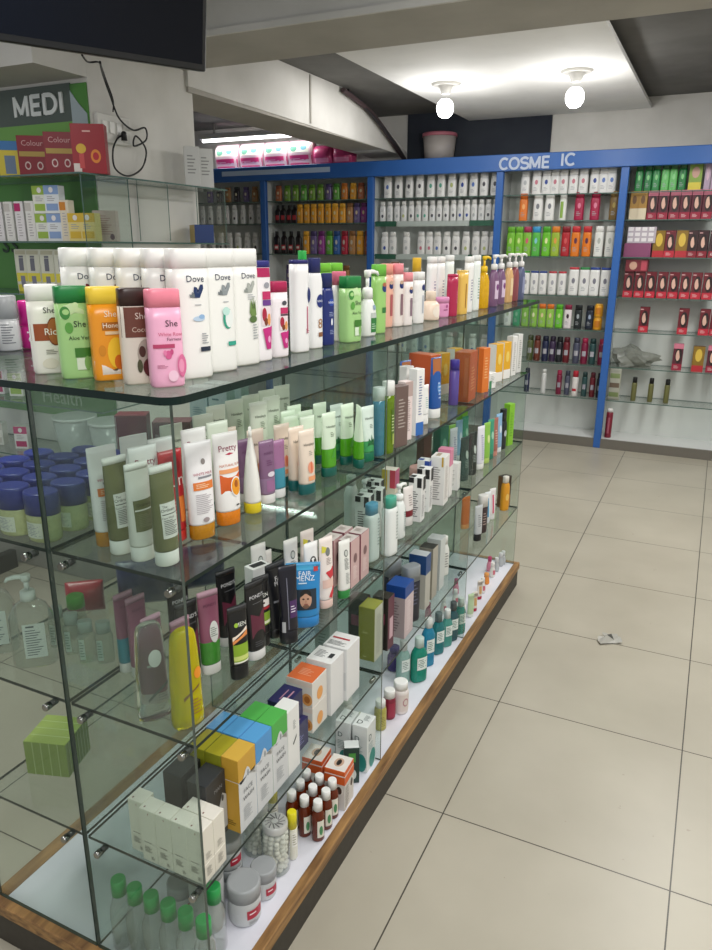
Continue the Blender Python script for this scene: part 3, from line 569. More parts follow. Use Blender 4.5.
slab_b('peach_slab', .038, .167, .028, 'EDB49E', 'F1A08E', NB('B05A5C'))
slab_b('rose_slab', .04, .167, .028, 'EFE3DD', 'EF9098', NB('8A6A72'))
slab_b('rose_slab_short', .037, .143, .024, 'F1E7E4', 'F0969E', NB('8C7480'))
slab_b('white_slab', .036, .143, .022, 'EEECE9', 'F1F0ED', [('e', .4, .7, .45, .06, '1C2C6A'), ('r', .1, .2, .5, .55, 'B4B8C0')])
slab_b('browncap', .036, .17, .03, 'ECE7E0', '5A3A26', [], cw=.8)
slab_b('yellowcap', .04, .18, .04, 'EDEBE4', 'E3B52C', [('l', -.5, .3, .5, .5, 3, 'B0A890')], cw=.75)
pumpp('round_pump', .046, .034, .156, 'EEF0EC', 'F0EFEC', [('r', -.2, .06, .9, .28, '2F7A3A'), ('r', -.2, .28, .9, .36, 'BFC6C0'), ('e', .4, .44, .3, .04, '8AA0B8'), ('l', -.1, .1, .7, .2, 2, 'B8D8B8')], belly=1.5, ph=.42)
jarp('baby_jar', .027, .085, .028, 'F0D9C4', 'F1DCC8', [('e', 0, .3, .6, .2, 'F7EADB')], neck=.55, name='cream_jar')
jarp('pink_jar', .026, .062, .018, 'E29AC4', 'DE93BE', [('l', -.5, .3, .6, .42, 1, '8A2A5C'), ('e', 0, .55, .18, .08, 'A84A84')], ry=.7)
slab_b('crimson', .042, .13, .008, 'B0234C', 'B92A52', [('l', .2, .3, .7, .6, 3, 'D8708C')], n=2.6)
slab_b('amber_slab', .044, .14, .006, 'E9BE5C', 'E9C468', [('r', 0, .15, .25, .7, 'A8742A')])
slab_b('white_tall', .036, .182, .02, 'F0EFEC', 'F2F1EE', [('l', 0, .2, .7, .6, 5, '8C8CA6')])
slab_b('white_mint', .036, .186, .02, 'EBF0EA', 'F0F1EE', [('l', 0, .2, .7, .6, 5, '7FA68C')])
pumpp('yellow_pump', .044, .04, .182, 'E8B41C', 'F0C520', [], bm=liquid('F0BE22', .75), ph=.3)
pumpp('purple_pump', .044, .034, .186, '7C5A7C', 'EDECEA', [('r', -.5, .15, .7, .5, 'D9C3DA'), ('e', .2, .38, .4, .06, '7A3A7A')], ph=.28)
pumpp('tan_pump', .042, .034, .19, 'DDB27A', 'EFEDEA', [('r', -.4, .15, .6, .5, 'E9CFA4')], ph=.28)
pumpp('rust_pump', .04, .034, .19, '8E4A50', 'EFEDEA', [], ph=.28)
pumpp('slate_pump', .042, .034, .19, '5C6484', 'EFEDEA', [('r', -.4, .15, .6, .5, '8A90AE')], ph=.28)
vialp('deo_grey', .024, .11, .045, 'C9CACB', 'A6A8AA', [('l', -.5, .12, .6, .5, 5, '6E7076')], nk=.9, sh=.004, name='roll_on_deodorant', capr=1.)
vialp('deo_pink', .021, .098, .05, 'B8207C', 'C9208A', [('e', .1, .2, .4, .08, 'D9D4DC'), ('e', -.3, .35, .1, .02, 'F0E6EE')], nk=.97, sh=.002, name='roll_on_deodorant', capr=1.)

# ---- upper shelf: tubes
OLIVE = '6B6C46'
LBL = [('r', -.62, .29, .8, .64, 'DCDCD6'), ('t', -.28, .605, .2, 'The', '2A2A28'), ('t', .0, .565, .6, 'Ordinary', '1E1E1C'), ('r', -.55, .525, .8, .532, '2A2A28'), ('t', -.1, .495, .5, 'Care Wash', '3A3A38'), ('l', -.5, .32, .7, .475, 6, '5C5C58')]
tubep('olive_tube', .046, .172, .026, OLIVE, 'EDECE6', LBL, crimp='F0EFEA', d=.036)
tubep('olive_white_tube', .046, .17, .026, 'DEDDD5', 'EBEAE4', [('r', -.75, .32, .85, .64, OLIVE), ('t', .05, .585, .6, 'Ordinary', '33331E'), ('r', -.7, .53, .85, .545, 'DEDDD5'), ('l', -.5, .36, .6, .5, 5, '8A8A6A')], crimp='F0EFEA', d=.036)
tubep('red_tube', .05, .17, .02, 'B5262C', 'C4342E', [('e', .0, .84, .7, .1, 'A01A26'), ('t', .05, .66, .8, 'Jun', 'EFDCD6'), ('r', .2, .22, .7, .5, 'D9772E'), ('l', -.6, .3, .1, .5, 4, 'E9A8A0')])
AMBERC = liquid('C88A1A', .75)
tubep('pretty_amber', .055, .181, .028, 'ECEAEA', 'C08A1A', [('e', .2, .8, .16, .03, '8A8480'), ('t', .1, .68, .72, 'WHITE MILK', 'A63A5A'), ('r', -.3, .635, .75, .655, '8A8A90'), ('r', -.68, .52, .8, .6, 'DD7A34'), ('l', -.5, .535, .6, .585, 2, 'F0D0B0'), ('l', -.6, .27, .7, .48, 7, 'B9B2B6'), ('e', 0, .21, .24, .025, '9A8E8E')], cm=AMBERC)
tubep('pretty_orange', .055, .18, .028, 'EFEDEA', 'E58A1E', [('t', .08, .83, .72, 'Pretty', '8A1E44'), ('p', [(-.2, .775), (.1, .765), (.5, .775), (.15, .79)], 'B01E44'), ('t', .1, .66, .8, 'NATURAL SUN', 'C2602A'), ('r', -.75, .575, .85, .62, 'E9A06A'), ('p', [(-.75, .36), (.3, .36), (.85, .52), (.85, .565), (-.75, .565)], 'CC5A1C'), ('e', .42, .42, .46, .11, 'EFEDEA'), ('e', .42, .42, .4, .095, 'EB9A22'), ('e', .42, .45, .16, .04, 'A85A1A'), ('r', .3, .21, .6, .225, '4A4A4A')], cm=liquid('E8871A', .8))
tubep('pretty_back', .055, .186, .028, 'E6E5E3', 'E5E3E0', [('t', .1, .84, .72, 'Pretty', '8A1E44'), ('l', -.5, .5, .6, .7, 4, 'B8A8AC')])
tubep('white_yellowcap', .046, .17, .022, 'EDECE6', 'D8C31E', [('r', -.1, .38, .5, .62, 'E0C51E'), ('l', 0, .5, .4, .58, 2, 'A88A1A')], d=.036, crimp='EDECE6')
tubep('mauve_tube', .039, .134, .02, '7C5A7A', 'E0DEDC', [('t', .1, .8, .6, "POND'S", '5C3258'), ('e', .2, .47, .5, .04, 'DCD2DC'), ('l', -.3, .6, .6, .7, 2, '6C3C66'), ('r', -.5, .2, .6, .38, '9A6A92')], low='8E7290', lowh=.035)
tubep('teal_tube', .036, .125, .02, '9A6A90', 'DADCDA', [], low='3E8CA0', lowh=.045)
HIM = 'Himalaya'
tubep('beige_tube', .044, .142, .024, 'E3D3C2', '0E5B5A', [('t', .15, .77, .68, HIM, '3A3A30'), ('l', 0, .6, .5, .68, 2, '8A8A7E'), ('e', .1, .42, .4, .09, 'E79A7A'), ('e', .15, .43, .12, .09, 'D9704E'), ('r', -.3, .22, .9, .29, 'E8A070')], cw=1.)
tubep('green_tube', .043, .151, .022, 'D5E6CF', '0D5A4E', [('t', .15, .78, .68, HIM, '2A3A2A'), ('l', -.1, .62, .5, .7, 2, '6A7A5E'), ('p', [(-.2, .3), (.4, .3), (.75, .5), (.2, .42)], '4A9A30')], low=liquid('5CB02A', .8), lowh=.045, cw=1.)
tubep('neem_tube', .043, .14, .024, 'D7E6DC', '0E6A4A', [('t', .1, .78, .7, HIM, '2A3A30'), ('l', 0, .6, .6, .68, 2, '6A7A6E'), ('p', [(-.8, .25), (.8, .25), (.5, .42), (.35, .36), (.2, .5), (0, .36), (-.3, .44), (-.4, .33)], '1E6A3A')], low='3E9A5A', lowh=.03, cw=1.)
tubep('pale_tube', .05, .184, .024, 'D3DCCB', '2E6A5A', [('t', .1, .82, .6, HIM, '33402E'), ('l', 0, .66, .6, .76, 3, '6A7A62')], cw=1.)
bottle('blue_toner', .034, .026, .178, .034, '5BA0BE', 'E3E8E8', [], bm=liquid('5AA6C6', .6), n=2.4)
bottle('green_toner', .034, .026, .19, .036, '6C8A1E', 'EDEEEA', [('r', -.1, .2, .8, .62, '4A6A14'), ('l', 0, .3, .7, .55, 4, 'C9D49A'), ('r', .2, .13, .8, .28, 'A8B85A')], bm=liquid('6E8E16', .75), n=2.6)
carton('brown_pack', .05, .03, .165, '6A5650', side='8A7A74', dec={'F': [('l', -.6, .3, .6, .8, 6, 'B0A49C')], 'R': [('l', -.6, .3, .6, .8, 6, 'CFC6C0')]})
carton('slim_white', .032, .028, .19, 'EAE7E4', side='E3DFDC', dec={'F': [('l', -.4, .15, .5, .85, 12, '8A8684')], 'R': [('l', -.4, .15, .5, .85, 9, 'A8A09C')], 'T': [('e', 0, .5, .3, .2, 'B7B2AC')]})
carton('slim_pinkish', .032, .028, .165, 'E6D5D2', side='DCC8C6', dec={'F': [('r', -1, .75, 1, 1, 'B8A29C'), ('l', -.4, .15, .5, .7, 10, '9A8680')]})
carton('slim_bluefoot', .034, .03, .19, 'ECEBE9', side='E6E5E4', dec={'F': [('r', -1, 0, 1, .2, '2F6AB8'), ('l', -.4, .3, .5, .9, 10, '5A6A9A')], 'R': [('r', -1, 0, 1, .2, '2A5FA8')]})
tubep('white_small', .032, .12, .03, 'EDEDEA', 'F0EFEC', [('l', -.3, .4, .6, .7, 4, 'A8C0B8')])
tubep('blue_tube', .05, .19, .03, '1F55A0', 'EDEDEA', [('p', [(-.8, .72), (.8, .72), (.8, .98), (-.8, .98)], 'B06A3A'), ('e', .2, .5, .4, .1, '5A8CC8'), ('l', 0, .3, .7, .6, 3, 'B8CBE6')])
vialp('purple_stick', .017, .155, .035, '5A4A94', '3A2E8A', [], nk=.95, sh=.003, capr=.97)
carton('orange_big', .055, .095, .172, 'D4652E', side='C9582A', dec={'F': [('r', -.85, .06, -.3, .14, 'B8A8A0'), ('r', .3, .1, .8, .9, 'DE7A44')], 'R': [('l', -.5, .2, .6, .7, 5, 'E9A070')]})
carton('orange_slim', .042, .035, .165, 'E07A2E', side='D96E28', dec={'F': [('l', -.5, .3, .5, .8, 5, 'F0C08A')]})
carton('yellow_white', .05, .04, .15, 'E8AE1E', side='EFEDE8', dec={'F': [('r', -1, 0, 1, .25, 'EFEDE8'), ('e', 0, .6, .5, .15, 'F2D268')], 'R': [('r', -.8, .35, .8, .95, 'EDB424')]})
carton('white_foot', .045, .038, .06, 'EBEBE8', dec={'F': [('l', -.6, .3, .6, .8, 3, 'A0A8A0'), ('r', -1, 0, -.3, .5, '3A8A5A')]})
carton('white_plain', .036, .03, .165, 'E5E4E1', side='DBDAD6', dec={'F': [('l', -.4, .1, .5, .85, 10, '8E8C88')], 'R': [('l', -.4, .1, .5, .85, 8, 'A09E9A')]})
jarp('jelly_jar', .033, .092, .04, 'DCD9A0', '232E88', [('r', -.55, .1, .55, .42, 'E3E2D2'), ('l', -.45, .13, .45, .39, 5, '8A8CA0')], ry=.8, bm=see_through('petroleum_jelly', 'E2E0A0', 'DCDBA4', .8, 1., .1), name='jelly_jar')
carton('maroon_carton', .07, .045, .15, '8E2338', side='7A1E30', dec={'F': [('r', -.97, .02, -.9, .98, 'D9B8BC'), ('e', .2, .2, .2, .06, 'B86A7A')]})
carton('lattice_carton', .085, .05, .14, '8A5A62', side='7A4E56', dec={'F': [('r', -.85+.34*i, .1, -.62+.34*i, .8, 'B99AA0') for i in range(5)]})
carton('ice_carton', .05, .04, .095, 'BFD0D2', side='A9BCC0', top='D6E2E2', dec={'F': [('l', -.6, .66, .6, .78, 1, '6A8A94'), ('l', -.6, .2, .6, .5, 3, '8AA4AA')]})

# ---- middle shelf
pumpp('gel_pump', .086, .05, .198, 'E4E8E4', 'E9ECE8', [('r', -.35, .12, .62, .5, 'DDE2DC'), ('l', -.2, .44, .4, .49, 1, '50585C'), ('l', -.25, .14, .5, .44, 7, '6E767A')], bm=CLEAR, n=3.2, ph=.27, nd=-1)
bottle('clear_flip', .036, .026, .092, .024, 'E0E6E2', 'E6EAE8', [('r', -.8, .1, -.2, .6, 'DDE2DC'), ('l', -.75, .15, -.25, .55, 4, '7A8A80')], bm=CLEAR, cm=see_through('milky_cap', 'E8ECEA', 'E6EAE8', .6, 1., .1), cw=.8, shoulder=.01)
def gel(key, bmat, dec): 
    w, h, d = .06, .19, .036; a, b = w/2, d/2
    pr = [(0, a*.9, b*.88, 3), (.004, a, b, 3), (.02, a, b, 3), (.045, a*.95, b, 3), (.1, a*.93, b*.95, 3), (.15, a*.84, b*.85, 3), (.174, a*.78, b*.75, 3), (.184, a*.7, b*.62, 2.8), (.19, a*.45, b*.4, 2.4)]
    lb = MB(); printing(lb, surf(pr), w, h, dec); parts = [P('bottle', MB().loft(pr, bmat)), P('label', lb)]
    proto(key, 'gel_bottle', 'bottle', w, d, h, parts)
gel('gel_clear', gelglass('F4F6F4'), [('l', -.4, .55, .5, .62, 1, '8A908A'), ('e', .1, .66, .4, .09, 'C5CAC6'), ('p', [(-.5, .22), (.8, .36), (.8, .39), (-.5, .25)], '5A625E'), ('l', .1, .2, .7, .28, 2, '8A908C')])
gel('gel_yellow', gelglass('E9DC12', .05, .55), [('p', [(-.5, .3), (.85, .42), (.85, .46), (-.5, .34)], '6A4A10'), ('l', -.1, .12, .8, .3, 3, '8A5A1A'), ('e', .55, .55, .28, .06, 'E08A1E')])
PINKP = '935E74'
tubep('pink_tube', .044, .17, .022, PINKP, 'DCDAD6', [('t', .1, .84, .6, "POND'S", '6C3A52'), ('l', -.4, .5, .5, .65, 2, '7A4A60')], crimp='B48A9C')
tubep('pink_teal_tube', .044, .17, .022, PINKP, 'DCDAD6', [('t', .1, .84, .6, "POND'S", '6C3A52')], low='2E8494', lowh=.055, crimp='B48A9C')
tubep('pink_green_tube', .045, .178, .022, '8C5468', 'DADBD5', [('t', .1, .84, .62, "POND'S", '5E3046'), ('e', .25, .52, .45, .13, 'DDE0DA'), ('l', -.1, .46, .6, .58, 3, '6A7A6A')], low=liquid('4E9A3E', .85), lowh=.05, crimp='B08A98')
BK = '141416'
tubep('black_ponds', .05, .172, .022, BK, 'DAD9D6', [('t', .1, .82, .74, "POND'S", 'D9D9DA'), ('r', -.4, .735, .7, .74, '7A7A7E'), ('p', [(-.7, .3), (.8, .3), (.8, .66), (.1, .56), (-.7, .62)], '5E2236'), ('l', -.5, .18, .5, .26, 2, '5A5A5E')], crimp='1A1A1C')
MEN = [('t', .2, .76, .55, 'MEN', 'E6E9E0'), ('e', -.3, .76, .2, .03, '9AC03A'), ('p', [(-.75, .55), (.8, .66), (.8, .71), (-.75, .60)], 'E9D9C8'), ('p', [(-.75, .5), (.8, .59), (.8, .66), (-.75, .55)], 'DD8A4A'), ('r', -.75, .26, .8, .5, '86A82A'), ('r', -.75, .28, .8, .34, 'C9D47A'), ('r', -.75, .24, .8, .262, 'E8E6D8')]
tubep('men_green', .043, .155, .03, BK, '0E0E10', MEN, crimp='2A2A2C')
tubep('men_red', .043, .16, .03, BK, '0E0E10', [('t', .1, .74, .55, 'MEN', 'E6E9E0'), ('r', -.75, .58, .8, .68, 'DFD9D4'), ('l', -.5, .59, .6, .66, 1, '3A1A1A'), ('r', -.75, .54, .8, .575, 'A8242C'), ('r', -.75, .32, .8, .5, '7C9A2A'), ('r', -.75, .34, .8, .38, 'D8DCC0')], crimp='2A2A2C')
tubep('fair_black', .058, .172, .02, '17181C', '101012', [('t', .25, .8, .5, 'FAIR', 'E4E4E6'), ('t', .25, .74, .6, 'MENZ', 'E4E4E6'), ('l', 0, .55, .7, .68, 3, '8A8A90'), ('l', -.6, .46, .7, .54, 1, '7A7C82')], crimp='24262A')
tubep('dark_purple', .046, .18, .03, '191824', '12121A', [('r', 0, .34, .8, .56, '4A2A5E'), ('l', .1, .4, .7, .5, 2, 'D9D2E0'), ('r', -.75, .16, -.45, .3, 'B8B8BC'), ('r', -.2, .2, -.12, .85, '7A7A8A')], slim=.9)
tubep('blue_face', .078, .15, .026, '2A86C4', '2A7FC0', [('r', -.95, .9, .95, .97, '4AB0DE'), ('t', .1, .85, .36, 'FAIR', 'EEF3F6'), ('t', .1, .78, .55, 'MENZ', 'EEF3F6'), ('l', -.3, .68, .5, .73, 1, 'D0E2EE'), ('r', -.55, .3, .72, .62, '23303C'), ('e', .1, .46, .34, .135, 'C79A80'), ('p', [(-.22, .5), (-.2, .58), (0, .62), (.2, .62), (.4, .58), (.42, .5), (.34, .55), (-.12, .55)], '1A1614'), ('e', -.04, .475, .07, .012, '3A241C'), ('e', .22, .475, .07, .012, '3A241C'), ('e', .1, .44, .035, .022, 'B58468'), ('e', .1, .395, .12, .013, '9A5A4E'), ('e', .1, .36, .2, .028, '7A5A48'), ('r', .6, .88, .85, .95, 'C83A34')], crimp='3E9AD0', slim=1.)
WT = [('e', .1, .78, .34, .06, '5C605C'), ('e', .1, .78, .26, .045, 'C4C8C2'), ('l', -.3, .5, .6, .7, 6, '6A6E6A')]
tubep('white_face', .042, .175, .022, 'E9E7E2', 'D8E0D8', WT)
tubep('white_bear', .042, .175, .022, 'EDECEA', '1C1C1E', [('e', .1, .72, .5, .09, '26262A'), ('e', .1, .72, .38, .07, 'EDECEA'), ('e', -.2, .74, .14, .03, '1C1C1E'), ('e', .3, .74, .14, .03, '1C1C1E'), ('p', [(-.8, .2), (.8, .3), (.8, .36), (-.8, .26)], '1C1C1E'), ('l', -.3, .4, .6, .56, 4, '5A5A5E')])
tubep('white_melon', .042, .178, .022, 'EFE3DC', 'E9C9BE', [('e', .1, .8, .34, .06, '7A7E7A'), ('p', [(-.7, .9), (0, .86), (-.3, .8), (-.75, .8)], 'D9D04A'), ('l', -.2, .62, .6, .72, 3, '9A8E88'), ('p', [(-.4, .52), (.8, .58), (.8, .44), (.2, .42)], 'C8323E'), ('p', [(-.1, .16), (.8, .34), (.8, .2), (.4, .14)], 'C8323E'), ('r', -.8, .3, .8, .42, 'E6C2B4')])
tubep('white_greencap', .038, .15, .022, 'EAEAE4', '3F9A54', WT+[('l', -.2, .25, .6, .45, 5, '8A8E8A')], cm=liquid('3FA052', .7), slim=.95)
carton('panda_box', .05, .03, .15, 'ECECEA', dec={'F': [('r', -.8, .5, .8, .85, '1C1C1E')], 'T': [('r', -.7, .2, .7, .8, '2A2A2C')], 'R': [('r', -.7, .4, .7, .9, '2A2A2C')]})
carton('rose_carton', .036, .05, .128, '8E5A62', side='C9A8A6', top='D9CFCA', dec={'R': [('e', 0, .6, .4, .1, '7A5A5C'), ('l', -.5, .15, .5, .45, 5, 'E8DAD6')], 'F': [('e', 0, .6, .4, .1, 'A8787E')], 'T': [('l', -.6, .3, .6, .7, 3, 'A09088')]})
bottle('white_teal', .05, .036, .17, .03, 'E6EAE7', '4BA890', [('l', .2, .25, .8, .75, 6, '7C8A88')], cw=.8, shoulder=.012)
bottle('white_bluecap', .05, .034, .165, .03, 'E0E6E6', '4E9CC0', [('l', .2, .25, .8, .75, 6, '8A9698')], cw=.8, shoulder=.012)
pumpp('white_pump', .046, .036, .165, 'E7ECE9', 'ECEFEC', [('l', .1, .12, .8, .5, 6, '6A7C7A'), ('p', [(.5, .55), (.9, .6), (.9, .2), (.7, .3)], '3FA088')], ph=.28)
bottle('white_dispenser', .05, .036, .16, .03, 'DEE4E0', 'E4E8E5', [('l', .3, .3, .8, .7, 5, '9AA6A2')], cw=.6, shoulder=.03)
tubep('maroon_tube', .044, .125, .03, 'E8E2DE', 'D8D4D0', [('l', -.2, .5, .6, .8, 3, '9A8A88')], low='7A1828', lowh=.02)
BWF = [('r', -1, .88, -.2, 1, '1A1A1C'), ('r', .3, .78, 1, 1, '1A1A1C'), ('l', -.6, .1, .6, .7, 8, '4A4A4E')]
carton('bw_carton', .042, .042, .145, 'E9E9E7', side='DFDFDD', dec={'F': BWF, 'R': [('r', -.2, .7, 1, 1, '1E1E20'), ('l', -.6, .1, .6, .6, 7, '6A6A70')], 'T': [('r', -.9, .1, -.1, .6, '202022')]})
carton('bw_blue_carton', .042, .042, .155, 'E9E9E7', side='DFDFDD', dec={'F': [('r', .2, .8, 1, 1, '2A4A9A'), ('l', -.6, .1, .6, .7, 8, '4A4A4E')], 'R': [('r', -1, .75, 1, 1, '2A4A9A'), ('l', -.6, .1, .6, .6, 7, '6A6A70')], 'T': [('r', -.9, .1, -.1, .6, '2A4A9A')]})
carton('tall_white', .048, .06, .168, 'E9E7E4', side='E4E1DD', dec={'F': [('r', .55, .8, .8, 1, 'C8A23A'), ('l', -.6, .1, .5, .8, 10, '8A8684')], 'R': [('l', -.6, .1, .5, .8, 10, 'A09A96')], 'T': [('r', -.5, .2, .1, .8, 'B0A08A')]})
carton('pink_top', .045, .04, .17, 'E8E5E2', top='D98AA6', topband=.35, bandcol='D987A4', dec={'F': [('l', -.5, .1, .5, .5, 5, '8A8684'), ('e', .1, .3, .3, .1, '6A4A4A')]})
carton('color_carton', .045, .04, .15, 'E3DCC8', top='E6E0D2', dec={'F': [('r', -1, .55, -.2, 1, 'C8B23A'), ('r', .2, .6, 1, 1, 'C84A5A')], 'R': [('r', -1, .6, 1, 1, 'C86A8A')]})
jarp('blush_jar', .036, .11, .04, 'D9AFA6', 'D6A8A0', [], name='cream_jar')
carton('white_small_carton', .042, .036, .1, 'EBEAE7', side='E4E3E0', dec={'F': [('l', -.6, .1, .5, .8, 9, '9A9894')]})
def dark_tube(key, body, low=None, lowh=.06): tubep(key, .05, .165, .022, body, body, [('e', .1, .6, .3, .1, 'B8C4BC'), ('l', -.4, .3, .5, .48, 3, '9AA8A0')], low=low, lowh=lowh)
dark_tube('darkgreen_tube', '1E3A34', '12403A'); dark_tube('black_green_tube', '1C2622')
tubep('white_lilac', .046, .17, .022, 'E6E6EE', 'EDEDEA', [('l', -.3, .2, .6, .8, 8, '7A7CA8')]); tubep('green_lime', .044, .165, .022, '8CC24E', 'B4D06A', [('e', .1, .6, .4, .1, 'D5E69A')])
tubep('teal_green', .044, .165, .022, '3E9A7A', '2E7A62', [('e', .1, .6, .4, .1, 'A0D0B8')]); tubep('blue_pale', .044, .165, .022, '8CB4D6', 'DDE6EC', [('e', .1, .6, .4, .1, 'D5E2EE')])
tubep('brick_tube', .044, .16, .022, 'A8685A', 'C98A7A', [('l', -.3, .3, .6, .7, 4, 'DDB8A8')]); carton('brown_tall', .045, .035, .19, '6A3A30'); carton('green_tall', .05, .035, .19, '2F7A62', dec={'F': [('e', 0, .6, .5, .15, '7AB49A')]})
carton('lime_tall', .04, .03, .185, '84C22E', dec={'F': [('l', -.5, .2, .5, .8, 6, '5A9A1E')]}); bottle('black_tall', .04, .03, .175, .05, '1E2426', '1A1E20', [('e', .1, .4, .5, .08, 'B8C0C0')], cw=.8)

# ---- lower shelf: cartons
def fw(key, top, topc, band): carton(key, .0615, .04, .174, 'CFD1D2', top=topc, side=top, topband=.3, bandcol=top, dec={'F': [('p', [(-1, .70), (-.75, .66), (-.5, .72), (-.2, .80), (.0, .82), (.2, .78), (.35, .71), (.7, .70), (1, .72), (1, .6), (-1, .6)], 'CFD1D2'), ('e', .05, .73, .1, .045, '8A9094'), ('t', 0, .53, .5, 'FACE', '5A5E62'), ('t', 0, .43, .6, 'WASH', '3A3E42'), ('l', -.6, .12, .4, .32, 5, '9A9EA0')], 'L': [('l', -.6, .08, .6, .16, 2, '5A4A1A')]})
fw('fw_gold', 'C79A36', 'D9B04A', 0); fw('fw_blue', '4E93CC', '5AA2D8', 0); fw('fw_green', '4DAA4A', '55B452', 0)
carton('fw_white', .05, .04, .165, 'E3E3E0', top='E9E9E6', dec={'F': [('l', -.1, .65, .4, .8, 3, '8A8E8A'), ('p', [(-.2, .45), (.5, .55), (.4, .5), (-.1, .42)], '3A3E3A')]})
carton('fw_lime', .0615, .038, .172, '8E8E22', top='A8A028')
carton('mens_black', .062, .045, .15, '2E3032', top='3A3C3E', side='262829', dec={'F': [('t', .2, .8, .4, 'MAN', '8A8C8E'), ('p', [(0, .1), (1, .1), (1, .6), (.6, .68), (.2, .5)], 'B4B6B6'), ('e', .6, .6, .12, .05, '3A3C3E')]})
carton('cream_carton', .036, .034, .078, 'E6E1D4', side='DFDACD', top='ECE7DC', dec={'F': [('r', -.6, .03, .4, .045, '6A665C'), ('e', .2, .9, .05, .03, '9A5A50')], 'R': [('l', -.5, .1, .5, .3, 3, '8A867C')], 'T': [('e', -.5, .2, .09, .07, '7A4A44')]})
carton('cream_carton_low', .036, .034, .042, 'E2DDD0', side='DAD5C8', dec={'F': [('l', -.6, .5, .5, .85, 4, '6A665C'), ('l', .2, .15, .7, .35, 2, '4A463E')], 'R': [('l', -.5, .3, .5, .8, 4, '7A766C')]})
carton('navy_carton', .075, .05, .072, '22234E', top='2A2A58', side='1E1F46', dec={'F': [('l', -.6, .2, .5, .6, 3, '8A8CB8')], 'T': [('r', -.6, .2, .5, .28, 'B88A9A'), ('r', -.6, .5, .5, .55, 'B88A9A')]})
carton('orange_white', .072, .074, .07, 'E2DED6', top='DE6E3A', side='DAD6CE', dec={'F': [('r', -1, .8, 1, .97, 'E9D9CC'), ('e', .6, .3, .4, .24, 'E2A05A'), ('e', .6, .3, .22, .14, 'B06A2E'), ('l', -.8, .15, .1, .6, 4, '8A867E')], 'R': [('e', 0, .35, .4, .25, 'E2A05A')], 'T': [('l', -.5, .3, .6, .7, 3, 'F0B090')]})
carton('white_med', .07, .07, .15, 'E5E5E4', top='ECECEA', side='DDDDDC', dec={'F': [('r', -.05, .55, .2, .7, '8A8C8E'), ('l', -.8, .12, .3, .3, 4, 'A8AAAA')], 'T': [('l', -.7, .25, .2, .75, 4, '6A6C6E'), ('r', .35, .35, .7, .65, '3A3C3E')], 'L': [('r', -.5, .3, .5, .7, 'C4C6C6')]})
carton('white_med_red', .07, .075, .152, 'E8E8E7', top='EDEDEB', side='DFDFDE', dec={'F': [('r', -.3, .2, .9, .55, 'D6D8D8'), ('l', -.2, .25, .8, .5, 4, 'B4B6B6')], 'T': [('r', -.8, .55, .6, .65, 'B0303A'), ('l', -.8, .1, .8, .4, 3, '6A6C6E')]})
carton('olive_carton', .05, .062, .168, '908C2E', top='A8A43C', side='CFC9BC', dec={'F': [('l', -.5, .48, .6, .56, 1, 'B4B06A'), ('l', -.4, .04, .3, .1, 1, 'C0BC7A')], 'R': [('l', -.6, .1, .6, .85, 9, '9A948A')], 'L': [('l', -.6, .1, .6, .85, 9, 'A8A45A')]})
carton('black_rose', .05, .045, .17, '26221F', side='5E2A3C', top='2E2A24', dec={'F': [('r', -.6, .5, .6, .7, '7A3A4E')], 'R': [('r', -.5, .2, .6, .6, 'C8A8B0')]})
carton('blue_rose', .062, .07, .172, 'A89A9C', side='C8B6B8', top='1E4A94', topband=.22, bandcol='1B438A', dec={'F': [('l', -.5, .1, .5, .7, 7, '7A6A70')], 'R': [('l', -.5, .1, .5, .7, 7, 'E6DADA')]})
bottle('dark_groom', .06, .04, .19, .05, '20212E', '8A9094', [('l', -.4, .3, .5, .7, 4, '5A5C74')], n=4)
carton('navy_grey', .06, .045, .19, 'B4B2A8', top='B8BEC0', topband=.35, bandcol='25487C', dec={'F': [('l', -.5, .1, .5, .5, 4, '8A887E')]})
carton('taupe_tall', .05, .05, .185, '8A8678', side='A8A498', top='3A3A36', dec={'F': [('l', -.5, .1, .5, .7, 7, 'C0BCB0')]}); carton('silver_tall', .05, .05, .19, 'B4BAB8', side='C4CAC8', dec={'F': [('l', -.5, .1, .5, .7, 7, '8A908E')]})
bottle('dark_bottle', .046, .034, .165, .05, '3A2A2C', 'E0DEDA', [('l', -.4, .2, .5, .55, 3, 'B09A94')], n=2.6); tubep('grey_blackcap', .04, .15, .03, 'C2C6C8', '1C1C1E', [('l', -.4, .4, .5, .75, 4, '7A7E82')])
bottle('amber_bottle', .04, .03, .16, .03, 'DE9A22', 'E6E2D8', [('e', 0, .4, .5, .1, 'F0C86A')], cw=.7); carton('brown_black', .05, .035, .15, '3A3028', side='7A5A3A', dec={'F': [('r', -.9, .05, .9, .4, '9A6A3A'), ('l', -.5, .55, .5, .85, 3, 'B8A890')]})
tubep('orange_small', .045, .14, .02, 'E07A3A', 'E9A060', []); tubep('pink_stripe', .036, .14, .02, 'E9E6E6', 'E4E4E2', [('r', -.3, .2, .2, .8, 'D8607E')]); tubep('blue_stripe', .036, .14, .02, 'E6EAEC', 'DADFE2', [('r', -.3, .2, .2, .8, '5A9AC0')])
bottle('white_spout', .04, .032, .15, .03, 'DEDFDA', 'E6E6E2', [('l', -.4, .2, .5, .6, 4, '7A7C7A')], cw=.6, shoulder=.03)
carton('soap_block', .10, .10, .085, '8CA04A', top='A2B45C', side='7E9440', rough=.25, dec={'F': [('r', -1+.4*i, 0, -.96+.4*i, 1, 'B8C684') for i in range(1, 5)], 'R': [('r', -1+.25*i, 0, -.97+.25*i, 1, 'A8B874') for i in range(1, 8)], 'T': [('r', -1, .25, 1, .27, 'C4D094'), ('r', -1, .5, 1, .52, 'C4D094'), ('r', -1, .75, 1, .77, 'C4D094')]}, name='wrapped_soap_block')

